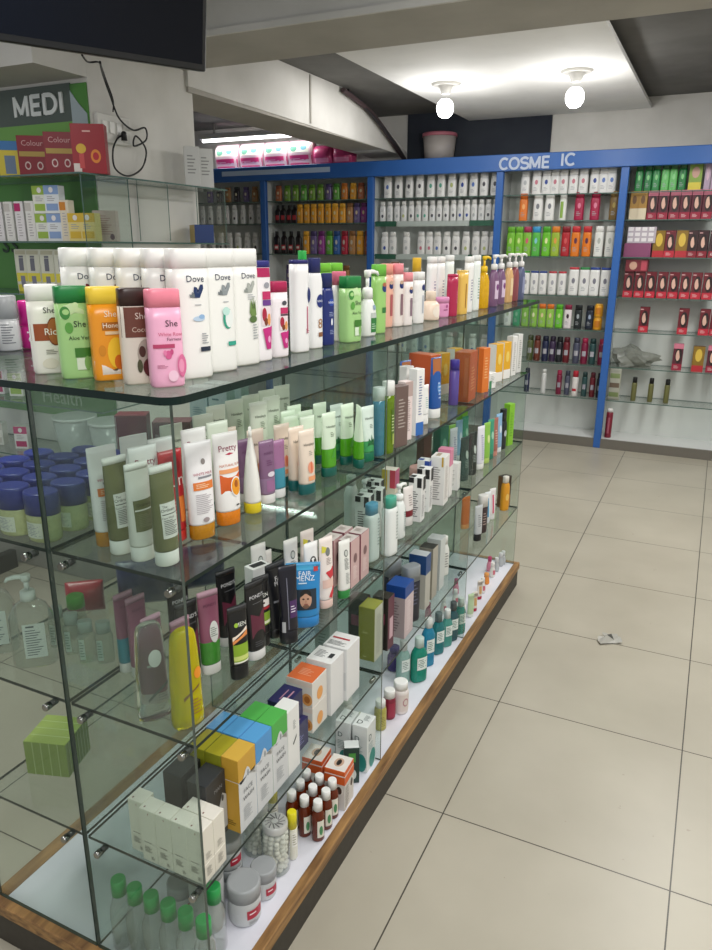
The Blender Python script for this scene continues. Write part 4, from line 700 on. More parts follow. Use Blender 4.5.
# ---- bottom platform
vialp('greencap', .0262, .168, .036, 'D9DCD8', '2FA052', [], bm=CLEAR, nk=.5, capr=.6, sh=.03, ry=.76, name='plastic_bottle')
jarp('grey_jar', .036, .098, .034, 'C6C8C9', '9FA2A4', [('r', -.3, .22, .75, .46, 'B0283E'), ('l', -.15, .3, .6, .4, 1, 'F0E0E4'), ('l', -.2, .08, .6, .16, 2, '7A7C80')])
jarp('grey_jar_small', .029, .078, .028, 'C2C4C5', '9FA2A4', [('r', -.3, .2, .75, .45, 'B0283E'), ('l', -.15, .28, .6, .4, 1, 'F0E0E4')])
jarp('grey_canister', .042, .17, .02, 'B9BBBB', 'A6A8A8', [])
vialp('yellow_glue', .0125, .135, .045, 'E6E4D4', 'E3D61E', [('r', -.5, .3, .6, .6, 'F0EFE8'), ('l', -.4, .32, .5, .58, 3, 'A8A68A')], nk=.95, sh=.003, capr=.95, name='glue_bottle')
vialp('amber_vial', .0165, .115, .024, '6A2A12', 'EFEFEC', [('r', -.35, .12, .75, .55, 'E3E0D2'), ('e', .25, .3, .3, .12, '4A8A5A')], bm=liquid('6E2A10', .8), nk=.6, capr=.72, sh=.014, ry=.85, name='syrup_bottle')
EYE = [('r', -1, .66, 1, .86, 'D9622A'), ('e', .45, .5, .42, .11, 'E9E4DC'), ('e', .45, .5, .26, .1, '4A3A30'), ('l', -.9, .08, .0, .6, 9, '8A8680')]
carton('eye_carton', .058, .062, .122, 'DCD8D2', top='E6E0D8', side='D6D2CC', topband=.12, bandcol='D9622A', dec={'F': EYE, 'R': EYE, 'L': EYE, 'T': [('r', -.7, .15, .7, .85, 'E9E2DA'), ('e', 0, .5, .45, .28, 'C9A890'), ('e', 0, .5, .22, .2, '2A221E')]})
DC = [('e', .2, .2, .7, .2, '2E8A80'), ('t', -.35, .72, .3, 'D', '2A4A48'), ('l', -.7, .4, .5, .6, 4, '8AA09E')]
carton('d_carton', .046, .062, .15, 'DEE2E0', top='E6EAE8', side='D6DAD8', dec={'F': DC, 'R': DC, 'L': [('r', -1, 0, 1, .8, '1E3C36'), ('e', 0, .5, .5, .12, '6AA04A')], 'T': [('t', -.3, .3, .35, 'D', '1E2A28'), ('l', -.1, .45, .7, .85, 3, '6A7674')]})
carton('d_dark', .042, .034, .115, '1E3A34', top='DDE2E0', side='1A332E', dec={'F': [('r', -.4, .6, .5, .85, '4E9A44'), ('e', .2, .25, .4, .14, 'C9CFCC')]})
carton('pale_carton', .05, .045, .075, 'D9D4BC', top='E2DECB', dec={'F': [('l', -.7, .2, .7, .8, 4, '9A9478')]})
jarp('olive_vial', .019, .1, .022, 'A8A050', 'E6E6E2', [('r', -.6, .1, .7, .6, 'B4AC5A'), ('l', -.4, .15, .6, .5, 4, '6A642A')], neck=.8, name='pill_bottle', cat='bottle')
jarp('maroon_vial', .02, .1, .026, '7E1E34', 'EDEDEA', [('r', -.6, .1, .8, .6, '9A2A44')], neck=.85, name='pill_bottle', cat='bottle')
jarp('white_vial', .026, .11, .026, 'E2DAD6', 'EFEFEC', [('r', -.7, .12, .85, .65, 'DDD2CC'), ('e', .2, .4, .4, .13, 'B8848A'), ('e', .2, .4, .28, .09, 'DDD2CC')], neck=.85, name='pill_bottle', cat='bottle')
def mw(key, col, cap, h=.165, w=.06): bottle(key, w, w*.66, h, .035, col, cap, [('r', -.6, .3, .75, .58, 'DDE6E2'), ('l', -.5, .34, .65, .54, 3, '3A6A60')], bm=liquid(col, .62), cw=.5, shoulder=.03, n=2.6, name='mouthwash_bottle')
mw('mw_green', '1FA088', 'C4D6D0'); mw('mw_blue', '2A9AC0', 'E6E9E8', .185, .05); mw('mw_clear', 'A8CCC4', 'C9CFCC', .16, .05); mw('mw_teal', '2E8A8E', '5A6A6A', .165, .05); mw('mw_mint', '5AB0A4', 'D9DDDB', .15, .045); mw('mw_dark', '3E6A72', '4A5254', .16, .045)
vialp('purple_bottle', .026, .09, .02, '3A2E6E', '4A3A84', [], nk=.6); vialp('dark_cone', .02, .1, .03, '2E3236', 'E2E4E2', [], nk=.5, capr=1.1)
vialp('tiny_white', .013, .07, .02, 'E3E1DC', 'E9E7E4', [('r', -.5, .2, .6, .5, 'C86A7A')], nk=.6); vialp('tiny_pink', .013, .07, .02, 'D98AA0', 'B83A6A', [], nk=.6); vialp('tiny_orange', .014, .05, .014, 'E08A3A', 'E39A50', [], nk=.7); tubep('tiny_tube', .026, .085, .014, 'E3DCD2', 'A81E3C', [('r', -.5, .3, .5, .7, 'C9A06A')]); tubep('tiny_green_tube', .03, .1, .014, 'B8CFA8', 'DDE2D8', []); vialp('tiny_grey', .013, .065, .02, 'B4B8BA', 'D9DCDC', [], nk=.6)
# ================================================================== goods on the counter
FRONT = -18
PLACED = {}
def bound(key, p, lv, left=False):
    pr = PROTO[key]; r = min(pr['w'], pr['d'])/2
    hi = (-.185 if lv in 'Tb' else -.202)-r*1.0
    if lv == 'T': p.x = max(-.80, min(hi, p.x))
    elif left: p.x = max(XL+r*.8, min(XM-.012-r, p.x))
    else: p.x = max(XM+.008+r, min(hi, p.x))
    return p
def add(key, p, lv, ang, label, group=None, dz=0., tilt=0., lock=False, left=False, scale=1.):
    p = Vector(p); p.z = LV[lv]+dz+.0006; bound(key, p, lv, left)
    item(key, p, ang, label, group, tilt, lock, scale); ITEMS[-1].append((lv, left, dz))
def I(key, px, py, lv, label, ang=FRONT, group=None, **k):
    p = at(px, py, LV[lv]+k.get('dz', 0)); pr = PROTO[key]; dr = Vector((p.x-CAM.x, p.y-CAM.y, 0)).normalized()
    fd = Vector((math.cos(math.radians(ang)), math.sin(math.radians(ang)), 0)); c = abs(dr.dot(fd)); r = (pr['d']*c+pr['w']*(1-c*c)**.5)/2
    add(key, p+dr*r*.8, lv, ang, label, group, **k)
def Wd(key, x, y, lv, label, ang=FRONT, group=None, **k): add(key, (x, y, 0), lv, ang, label, group, **k)
# --- top
G = 'bottles on the glass top'
for k, px, py, lb in (('rice', 51, 374, 'cream lotion bottle with brown rice print, leftmost of the front five on the glass top'),
    ('aloe', 79, 379, 'pale green aloe lotion bottle with dark green cap beside the rice lotion'),
    ('honey', 111, 381, 'orange honey lotion bottle with yellow cap in the front five on the top'),
    ('cocoa', 141, 385, 'brown cocoa lotion bottle with dark brown cap beside the pink bottle'),
    ('rose', 168, 388, 'small pink white rose lotion bottle at the corner of the glass top')): I(k, px, py, 'T', lb, -36, G, lock=True)
I('dove_navy', 193, 380, 'T', 'tall white lotion bottle with navy bird emblem beside the pink rose bottle', -24, G, lock=True)
I('dove_green', 219, 373, 'T', 'tall white lotion bottle with green swirl print and green bar', -20, G, lock=True)
I('dove_leaf', 243, 366.5, 'T', 'tall white lotion bottle with leaf picture beside the crimson capped bottles', -16, G, lock=True)
for i, (x, y) in enumerate(((-.307, -.676), (-.362, -.676), (-.414, -.682), (-.470, -.690))):
    Wd('dove_berry', x, y, 'T', 'tall white lotion bottle standing directly behind the %s front bottle' % ('pink rose', 'brown cocoa', 'orange honey', 'green aloe')[i], -30, G)
for k, px, py, lb in (('berry_tall', 261, 362, 'tall white and crimson almond lotion bottle beside the leaf print bottle'), ('berry_short', 279, 358, 'short white and crimson almond lotion bottle with crimson cap'),
    ('white_navylid', 300, 353, 'white lotion bottle with thin navy lid beside the short crimson bottle'), ('white_navycap', 315, 349, 'white lotion bottle with narrow navy cap and round navy logo'),
    ('navy_bottle', 327, 346, 'navy blue lotion bottle with white drop print'), ('pinkcap_small', 339, 341, 'white bottle with pink cap just behind the navy bottle'),
    ('aloe', 350, 343, 'pale green aloe lotion bottle beside the white round pump bottle'), ('round_pump', 367, 337, 'round white pump bottle with green foot label on the glass top'),
    ('green_slab', 378, 334, 'light green lotion bottle behind the round pump bottle'), ('peach_slab', 386, 328, 'peach lotion bottle with round navy logo'), ('rose_slab', 396, 327, 'cream lotion bottle with rose pink cap beside the peach one'),
    ('rose_slab_short', 406, 326, 'short cream lotion bottle with pink cap in front of the taller pink capped one'), ('white_slab', 418, 324, 'short all white lotion bottle with navy logo beside the pink capped bottle'),
    ('baby_jar', 430, 321, 'round peach baby powder jar with ball lid on the glass top'), ('pink_jar', 442, 318, 'squat pink cream jar beside the peach baby jar'), ('crimson', 451, 317, 'plain crimson bottle behind the pink cream jar'),
    ('amber_slab', 461, 315, 'amber yellow bottle between the crimson bottle and white bottles'), ('white_tall', 467, 313, 'tall white bottle beside the amber bottle'), ('white_mint', 474, 311, 'tall white bottle with mint print beside the yellow pump bottle'),
    ('yellow_pump', 482, 309, 'yellow pump bottle of oil on the glass top'), ('purple_pump', 492, 307, 'purple pump bottle beside the yellow oil pump'), ('purple_pump', 499, 305, 'purple pump bottle between another purple one and the tan one'),
    ('tan_pump', 507, 303, 'tan pump bottle near the far end of the glass top'), ('rust_pump', 513, 301.5, 'rust red pump bottle beside the slate one'), ('slate_pump', 519, 300, 'slate blue pump bottle at the far end of the glass top')): I(k, px, py, 'T', lb, FRONT, G, lock=k in ('round_pump', 'baby_jar'))
for k, x, y, lb in (('white_navylid', -.315, -.425, 'white bottle with navy lid behind the short crimson almond bottle'), ('green_spray', -.335, -.17, 'translucent green bottle with pointed cap rising behind the navy bottle'),
    ('lime_block', -.33, -.085, 'bright green bottle behind the aloe bottle, left of two'), ('lime_block', -.33, -.025, 'bright green bottle behind the round pump, right of two'), ('browncap', -.32, .33, 'white bottle with brown cap behind the pink capped bottles'), ('yellowcap', -.31, .47, 'white bottle with yellow cap behind the peach baby jar'),
    ('white_tall', -.31, .60, 'tall white bottle behind the crimson bottle'), ('white_tall', -.31, .68, 'tall white bottle behind the amber bottle'), ('white_mint', -.31, .77, 'tall white bottle with mint print in the back row behind the white ones')): Wd(k, x, y, 'T', lb, FRONT, G)
I('deo_grey', 8, 351, 'T', 'grey capped roll-on deodorant at the left edge of the picture', -40, 'roll-ons on the glass top', lock=True); I('deo_pink', 30, 349, 'T', 'magenta roll-on deodorant behind the rice lotion bottle', -40, 'roll-ons on the glass top')
# --- upper shelf
G = 'tubes on the upper shelf'; A = lambda *a, **k: I(a[0], a[1], a[2], 'A', a[3], *(a[4:]), group=G, **k)
A('olive_tube', 123, 556, 'olive face wash tube with white cap, farthest left of the olive three', -12, lock=True); A('olive_white_tube', 144, 563, 'white face wash tube with olive label between two olive tubes', -12, lock=True); A('olive_tube', 168, 568, 'olive face wash tube with white cap nearest the counter corner', -12, lock=True)
A('red_tube', 184, 545, 'red face cream tube behind the counter corner edge', -15); A('pretty_amber', 203, 541, 'white face wash tube with orange band and amber cap on the upper shelf', -22, lock=True); A('pretty_orange', 229, 527, 'white and orange face wash tube with orange fruit print and orange cap', -22, lock=True)
A('white_yellowcap', 253, 514, 'white tube with yellow cap seen edge on', 35, lock=True); A('mauve_tube', 268, 505, 'mauve tube beside the white tube with yellow cap', lock=True); A('teal_tube', 279, 499, 'mauve and teal tube peeking out behind the mauve tube')
A('beige_tube', 285, 488, 'beige tube with teal cap, left of the front beige three'); A('beige_tube', 297, 492, 'beige tube with teal cap squeezed between two others'); A('beige_tube', 307, 496, 'beige tube with teal cap nearest the shelf edge', lock=True)
A('green_tube', 329, 478, 'green and white tube nearest the shelf edge on the upper shelf', lock=True); A('green_tube', 347, 466, 'green and white tube standing behind the edge on tube', lock=True); A('green_tube', 355, 468, 'green tube seen edge on between two other green tubes', 40); A('neem_tube', 367, 463, 'green and white tube with leaf print beside the blue bottle', lock=True)
for k, x, y, lb in (('pretty_back', -.345, -.66, 'white tube with red lettering behind the amber capped tube'), ('pretty_back', -.345, -.725, 'white tube with red lettering behind the red tube'), ('pretty_back', -.41, -.665, 'white tube with red lettering in the second row, behind another'), ('pretty_amber', -.42, -.735, 'white tube with amber cap behind the olive tubes'),
    ('pretty_back', -.345, -.575, 'white tube with red lettering behind the orange fruit tube'), ('pale_tube', -.345, -.5, 'cream tube behind the white tube with yellow cap'), ('pale_tube', -.41, -.56, 'cream tube in the third row behind the orange fruit tube'), ('mauve_tube', -.33, -.43, 'mauve tube directly behind the front mauve tube'), ('pale_tube', -.41, -.46, 'pale tube deep behind the mauve tubes'), ('beige_tube', -.34, -.375, 'beige tube behind the left front beige tube'), ('beige_tube', -.4, -.39, 'beige tube two rows behind the front beige tubes'),
    ('green_tube', -.315, -.27, 'green tube behind the beige tube nearest the edge'), ('green_tube', -.315, -.2, 'green tube directly behind the front green tube'),
    ('green_tube', -.29, -.245, 'green tube squeezed behind the front green tube, nearer the beige ones'), ('green_tube', -.36, -.215, 'green tube in the inner row behind the front green tube'), ('green_tube', -.33, -.105, 'green tube behind the edge on green tube'), ('neem_tube', -.31, -.055, 'green and white leaf print tube behind the front leaf print tube'), ('pale_tube', -.44, -.10, 'pale green tube deepest near the glass divider'), ('pale_tube', -.44, -.375, 'pale green tube in the back row, left end'), ('pale_tube', -.44, -.305, 'pale green tube in the back row, second from its left end'), ('pale_tube', -.44, -.24, 'pale green tube in the back row, third from its left end'), ('pale_tube', -.44, -.17, 'pale green tube in the back row, right end'),
    ('pale_tube', -.38, -.3, 'pale green tube in the middle row behind the beige tubes'), ('pale_tube', -.38, -.235, 'pale green tube in the middle row behind the front green tube'), ('green_tube', -.37, -.16, 'green tube in the middle row behind the edge on tube')): Wd(k, x, y, 'A', lb, FRONT, G)
A('blue_toner', 378, 457, 'pale blue toner bottle with white cap behind the glass divider', lock=True); A('green_toner', 388, 455, 'green toner bottle with white cap just past the glass divider', lock=True)
A('brown_pack', 397, 448, 'tall brown carton beside the green toner bottle'); A('slim_pinkish', 404, 441, 'slim pinkish white carton on the upper shelf'); A('slim_white', 405, 432, 'tall slim white carton behind the pinkish carton'); A('slim_bluefoot', 415, 436, 'slim white carton with blue foot on the upper shelf'); A('white_small', 424, 425, 'small all white tube beside the slim cartons'); A('blue_tube', 434, 419, 'blue tube with orange top and white cap on the upper shelf', lock=True)
A('purple_stick', 453, 406, 'slim purple tube in front of the big orange carton'); A('orange_big', 464, 402, 'big orange carton on the upper shelf', -88); A('orange_slim', 481, 393, 'slim orange carton beside the big orange one'); A('white_foot', 488, 389, 'small white carton under the yellow cartons'); A('yellow_white', 494, 382, 'yellow and white carton beside the slim orange carton'); A('yellow_white', 502, 379, 'yellow and white carton next to the plain white cartons')
A('white_plain', 510, 376, 'plain white carton near the far end of the upper shelf'); A('white_plain', 517, 372, 'plain white carton at the far end of the upper shelf')
for k, x, y, lb in (('blue_tube', -.31, .40, 'blue tube standing behind the small white tube'), ('orange_big', -.36, .70, 'orange carton behind the big orange carton'), ('yellow_white', -.37, .90, 'yellow carton behind the slim orange carton'), ('yellow_white', -.37, 1.05, 'yellow carton in the back row behind the yellow and white pair')): Wd(k, x, y, 'A', lb, FRONT, G)
# left compartment
G = 'blue lidded jelly jars'
for r_ in range(5):
    for c_ in range(4):
        if r_ == 4 and c_ == 3: continue
        Wd('jelly_jar', -.541-.0725*c_, -.770+.0635*r_, 'A', 'jelly jar with blue lid, %s row from the front glass, %s from the middle pane' % (ORD[r_], ORD[c_]), -88+4*((r_+c_) % 3), G, left=True, lock=True)
G = 'cartons in the left compartment of the upper shelf'
Wd('maroon_carton', -.655, -.40, 'A', 'maroon carton standing behind the jelly jars', -60, G, left=True, lock=True); Wd('lattice_carton', -.56, -.375, 'A', 'dusky red carton with white squares beside the maroon carton', -60, G, left=True, lock=True)
for j in range(3): Wd('ice_carton', -.532-.058*j, -.285, 'A', 'icy blue carton, low front row behind the dusky red carton, %s from the middle' % ORD[j], -84, G, left=True, lock=True)
for i in range(2):
    for j in range(2):
        for t in range(2): Wd('ice_carton', -.532-.058*j, -.225+.06*i, 'A', 'icy blue carton, %s of a stacked pair, %s pair %s the middle pane' % (('lower', 'upper')[t], ('near', 'far')[i], ('beside', 'away from')[j]), -84, G, left=True, lock=True, dz=.0956*t)
# --- middle shelf
G = 'goods on the middle shelf'; B = lambda *a, **k: I(a[0], a[1], a[2], 'B', a[3], *(a[4:]), group=G, **k)
I('gel_pump', 38, 668, 'B', 'clear pump bottle of hand gel with printed label in the left compartment', -48, 'clear gel bottles', left=True, lock=True); I('gel_pump', -1, 655, 'B', 'clear pump bottle of hand gel cut by the left picture edge', -48, 'clear gel bottles', left=True, lock=True)
for i, (px, py) in enumerate(((90, 663), (106, 664), (75, 655), (60, 648))): I('clear_flip', px, py, 'B', 'small clear bottle with milky flip cap, ' + ('second from the right', 'rightmost of the small clear ones', 'third from the right', 'leftmost of the small clear ones')[i], -48, 'clear gel bottles', left=True)
B('gel_clear', 156, 722, 'clear gel bottle without visible cap at the front of the middle shelf', -30, lock=True); B('gel_yellow', 189, 731, 'yellow gel bottle at the front corner of the middle shelf', -20, lock=True)
B('pink_teal_tube', 125, 672, 'pink and teal tube farthest left behind the clear gel bottle', -12); B('pink_tube', 142, 678, 'dusky pink tube behind the clear gel bottle', -12)
Wd('pink_tube', -.355, -.72, 'B', 'dusky pink tube between the clear and yellow gel bottles', -12, G); Wd('pink_tube', -.30, -.705, 'B', 'dusky pink tube right behind the yellow gel bottle', -12, G)
B('pink_green_tube', 212, 676, 'dusky pink and green tube beside the yellow gel bottle', -25, lock=True); B('men_green', 240, 681, 'black tube with green and orange label nearest the middle shelf edge', -25, lock=True)
B('black_ponds', 229, 648, 'black face wash tube between the pink green tube and the labelled black tube', -16); B('black_ponds', 256, 662, 'black face wash tube just right of the green labelled black tube', -14); B('men_red', 263, 649, 'black tube with white and red label on the middle shelf', -20); B('fair_black', 277, 640, 'large black tube with white lettering beside the bright blue tube', -14); B('dark_purple', 289, 645, 'dark tube with purple label beside the bright blue tube', -40, lock=True); B('blue_face', 304, 628, 'bright blue tube with a printed face of a dark haired man', -56, lock=True)
Wd('black_ponds', -.33, -.645, 'B', 'black face wash tube behind the dusky pink and green tube', -16, G); Wd('black_ponds', -.39, -.60, 'B', 'black face wash tube at the back behind the green tube', -16, G)
B('white_bear', 316, 613, 'white tube with black animal face behind the bright blue tube', -20); B('white_melon', 326, 610, 'white tube with red melon slices print', -20, lock=True); B('white_greencap', 344, 600, 'small white tube with green cap in front of the rose cartons', -20, lock=True)
for k, x, y, lb in (('panda_box', -.33, -.40, 'white carton with black panels behind the bright blue tube'), ('white_face', -.36, -.35, 'white tube with grey emblem behind the panelled carton'), ('white_face', -.31, -.29, 'white tube with grey emblem behind the black animal face tube'), ('white_melon', -.30, -.23, 'white tube with yellow corner behind the melon slices tube'), ('maroon_tube', -.39, -.28, 'white and maroon tube at the back of the middle shelf'),
    ('rose_carton', -.285, -.13, 'rose carton behind the small green capped tube, front left of four'), ('rose_carton', -.243, -.118, 'rose carton nearest the shelf edge, front right of four'), ('rose_carton', -.285, -.07, 'rose carton at the back left of four'), ('rose_carton', -.243, -.06, 'rose carton at the back right of four')): Wd(k, x, y, 'B', lb, -90 if 'rose_c' in k else FRONT, G)
B('white_dispenser', 351, 527, 'white bottle with narrow cap seen through the glass divider, leftmost', 0); B('white_pump', 366, 535, 'white pump bottle seen through the glass divider', 0); B('white_bluecap', 371, 563, 'white bottle with blue cap just behind the glass divider', -10, lock=True); B('white_teal', 389, 557, 'white bottle with teal cap just past the glass divider', -10, lock=True); B('white_pump', 398, 540, 'white pump bottle with teal mark behind the teal capped bottle', -10); B('maroon_tube', 407, 527, 'white tube standing on a maroon cap beside the black and white cartons', -20)
for k, px, py, lb in (('bw_carton', 416, 522, 'white carton with black blocks nearest the shelf edge'), ('bw_carton', 424, 512, 'white carton with black blocks, second from the near end'), ('bw_blue_carton', 427, 505, 'white carton with blue block on the middle shelf'), ('tall_white', 436, 505, 'tall white carton beside the pink topped carton'), ('pink_top', 444, 497, 'white carton with pink top on the middle shelf'), ('white_small_carton', 453, 490, 'small white carton beside the dark green tubes')): B(k, px, py, lb, -86)
for k, x, y, lb in (('bw_carton', -.33, .16, 'white carton with black blocks at the back behind the pump bottle'), ('bw_carton', -.33, .23, 'white carton with black blocks in the back row, second'), ('bw_carton', -.36, .30, 'white carton with black blocks in the back row, third'), ('color_carton', -.36, .42, 'white carton with coloured blocks behind the tall white carton'), ('blush_jar', -.33, .60, 'blush pink jar behind the pink topped carton')): Wd(k, x, y, 'B', lb, -86, G)
for k, px, py, lb in (('darkgreen_tube', 463, 482, 'dark green tube past the small white carton'), ('black_green_tube', 471, 476, 'blackish tube beside the dark green tube'), ('white_lilac', 479, 470, 'white tube with lilac print on the middle shelf'), ('green_lime', 485, 464, 'lime green tube beside the lilac print tube'), ('teal_green', 489, 460, 'teal green tube beside the lime green tube'), ('brick_tube', 493, 457, 'brick coloured tube on the middle shelf'), ('blue_pale', 497, 453, 'pale blue tube near the tall lime carton'), ('black_tall', 501, 450, 'tall blackish bottle near the far end of the middle shelf'), ('lime_tall', 507, 446, 'tall lime green carton at the far end of the middle shelf')): B(k, px, py, lb, -18)
for k, x, y, lb in (('brown_tall', -.40, .83, 'tall brown carton at the back past the second divider'), ('green_tall', -.36, .90, 'tall green carton at the back behind the dark green tube'), ('white_lilac', -.33, .96, 'white tube behind the blackish tube'), ('green_lime', -.36, 1.03, 'lime green tube at the back behind the lilac print tube'), ('blue_pale', -.36, 1.12, 'pale blue tube at the back behind the teal tube'), ('teal_green', -.36, 1.2, 'teal green tube at the back behind the brick tube'), ('lime_tall', -.40, 1.28, 'lime carton at the back behind the pale blue tube')): Wd(k, x, y, 'B', lb, -18, G)
# dark wrapped bundle with red and blue in the left compartment
packp('navy_pack', .13, .09, .11, '1F2A62'); packp('red_pack', .085, .06, .075, 'B02438'); vialp('green_lid_bottle', .02, .10, .025, 'D9DCD8', '5FBF3A', [], bm=CLEAR, nk=.8, capr=.95)
Wd('navy_pack', -.635, -.42, 'B', 'navy blue soft pack in the left compartment behind the pink tubes', -50, G, left=True); Wd('navy_pack', -.58, -.30, 'B', 'navy blue soft pack farther back in the left compartment', -40, G, left=True); Wd('red_pack', -.735, -.52, 'B', 'red soft pack behind the small clear bottles', -50, G, left=True, lock=True); I('green_lid_bottle', 80, 640, 'B', 'small clear bottle with bright green lid behind the clear flip bottles', -40, G, left=True)
# --- lower shelf
G = 'cartons on the lower shelf'; Cc = lambda *a, **k: I(a[0], a[1], a[2], 'C', a[3], *(a[4:]), group=G, **k)
def grid(k, x, y, lb, **kk): Wd(k, x, y, 'C', lb, 0, G, lock=True, **kk)
for i, (k, c) in enumerate((('fw_gold', 'gold topped'), ('fw_blue', 'blue topped'), ('fw_green', 'green topped'))):
    y = -.638+.0625*i; grid(k, -.232, y, 'face wash carton, %s, nearest the shelf edge' % c)
    if i: grid(k, -.2735, y, 'face wash carton, %s, second row from the shelf edge' % c)
grid('fw_lime', -.2725, -.638, 'lime topped carton behind the gold topped carton'); grid('fw_lime', -.312, -.638, 'lime topped carton farther from the shelf edge than the other lime one'); grid('fw_blue', -.315, -.5755, 'face wash carton, blue topped, third row from the shelf edge')
Wd('fw_white', -.232, -.456, 'C', 'white face wash carton beside the green topped cartons', 0, G, lock=True)
grid('mens_black', -.265, -.702, 'black carton beside the gold carton, front one of two', ); grid('mens_black', -.325, -.70, 'black carton at the left, back one of two')
G2 = 'small cream cartons stacked in two layers'
PXC = [(-.366, -.776), (-.329, -.786), (-.292, -.786), (-.255, -.786), (-.218, -.786), (-.218, -.751), (-.255, -.751)]
for i, (x, y) in enumerate(PXC):
    wh = 'front row, %s from the left' % ORD[i] if i < 5 else 'back row, %s' % ('right one', 'left one')[i-5]
    Wd('cream_carton_low', x, y if i < 5 else y, 'C', 'small cream carton, lower layer, '+wh, -90, G2, lock=True); Wd('cream_carton', x, y, 'C', 'small cream carton, upper layer, '+wh, -90, G2, lock=True, dz=.0426)
Wd('navy_carton', -.258, -.392, 'C', 'navy carton with thin stripes, lower of two stacked', 0, G, lock=True); Wd('navy_carton', -.27, -.395, 'C', 'navy carton with thin stripes, upper of two stacked', 0, G, lock=True, dz=.0726)
Wd('orange_white', -.274, -.287, 'C', 'white carton with orange fruit, lower of two stacked', -90, G, lock=True); Wd('orange_white', -.274, -.287, 'C', 'white carton with orange top, upper of two stacked', -90, G, lock=True, dz=.0706)
Wd('white_med', -.265, -.208, 'C', 'white medicine carton with dark square beside the orange topped carton', -90, G, lock=True); Wd('white_med_red', -.258, -.130, 'C', 'white medicine carton with red line behind the one with a dark square', -90, G, lock=True)
Wd('olive_carton', -.262, .066, 'C', 'olive green perfume carton just past the glass divider', -90, G, lock=True)
Wd('black_rose', -.252, .13, 'C', 'dark rose carton beside the olive carton', -90, G, lock=True); Wd('blue_rose', -.24, .228, 'C', 'rose carton with blue top on the lower shelf', -90, G, lock=True)
for k, x, y, lb in (('dark_groom', -.24, .315, 'dark rounded grooming bottle with grey cap, near one of two'), ('dark_groom', -.31, .33, 'dark rounded grooming bottle with grey cap, far one of two'), ('navy_grey', -.25, .42, 'grey carton with navy top past the dark bottles'), ('taupe_tall', -.25, .50, 'tall taupe carton beside the navy topped carton'), ('silver_tall', -.25, .575, 'tall silver carton beside the taupe carton'), ('white_spout', -.26, .69, 'white bottle with narrow spout near the second divider'),
    ('black_rose', -.30, .09, 'dark carton behind the olive carton'), ('silver_tall', -.40, .05, 'silver carton at the back behind the olive carton')): Wd(k, x, y, 'C', lb, -25 if 'groom' in k or 'spout' in k else -90, G)
for k, px, py, lb in (('grey_blackcap', 477, 542, 'grey tube standing on a black cap past the second divider'), ('dark_bottle', 481, 534, 'dark brown bottle with pale cap past the second divider'), ('pink_stripe', 491, 520, 'white tube with pink stripe near the far end'), ('blue_stripe', 486, 524, 'white tube with blue stripe beside the pink striped tube'), ('amber_bottle', 503, 511, 'amber yellow bottle near the far end of the lower shelf'), ('brown_black', 513, 498, 'brown and black carton at the far end of the lower shelf')): Cc(k, px, py, lb, -30)
Wd('orange_small', -.33, 1.17, 'C', 'orange tube behind the striped tubes', -30, G)
I('soap_block', 62, 776, 'C', 'green wrapped block of soaps in the left compartment', -72, None, left=True)
# --- platform
G = 'goods on the bottom platform'; D = lambda *a, **k: I(a[0], a[1], a[2], 'b', a[3], *(a[4:]), group=G, **k)
for i in range(6): Wd('greencap', -.450+.0435*i, -.778, 'b', 'clear bottle with green cap in the front row, %s from the left' % ORD[i], 0, 'clear bottles with green caps', lock=True)
Wd('greencap', -.262, -.706, 'b', 'clear bottle with green cap behind the right end of the front row', 0, 'clear bottles with green caps', lock=True); 
D('grey_jar', 246, 930, 'big grey jar with red label nearest the platform edge', -30, lock=True); Wd('grey_jar_small', -.250, -.541, 'b', 'small grey jar with red label behind the big grey jar', -30, G, lock=True)
Wd('grey_canister', -.315, -.655, 'b', 'plain grey canister beside the green capped bottles', -30, G, scale=.9); Wd('grey_jar_small', -.323, -.57, 'b', 'small grey jar, lower of the stacked pair', -30, G, lock=True); Wd('grey_jar_small', -.323, -.57, 'b', 'small grey jar, upper of the stacked pair', -30, G, lock=True, dz=.0785); Wd('grey_jar_small', -.39, -.66, 'b', 'small grey jar at the back behind the green capped bottles', -30, G)
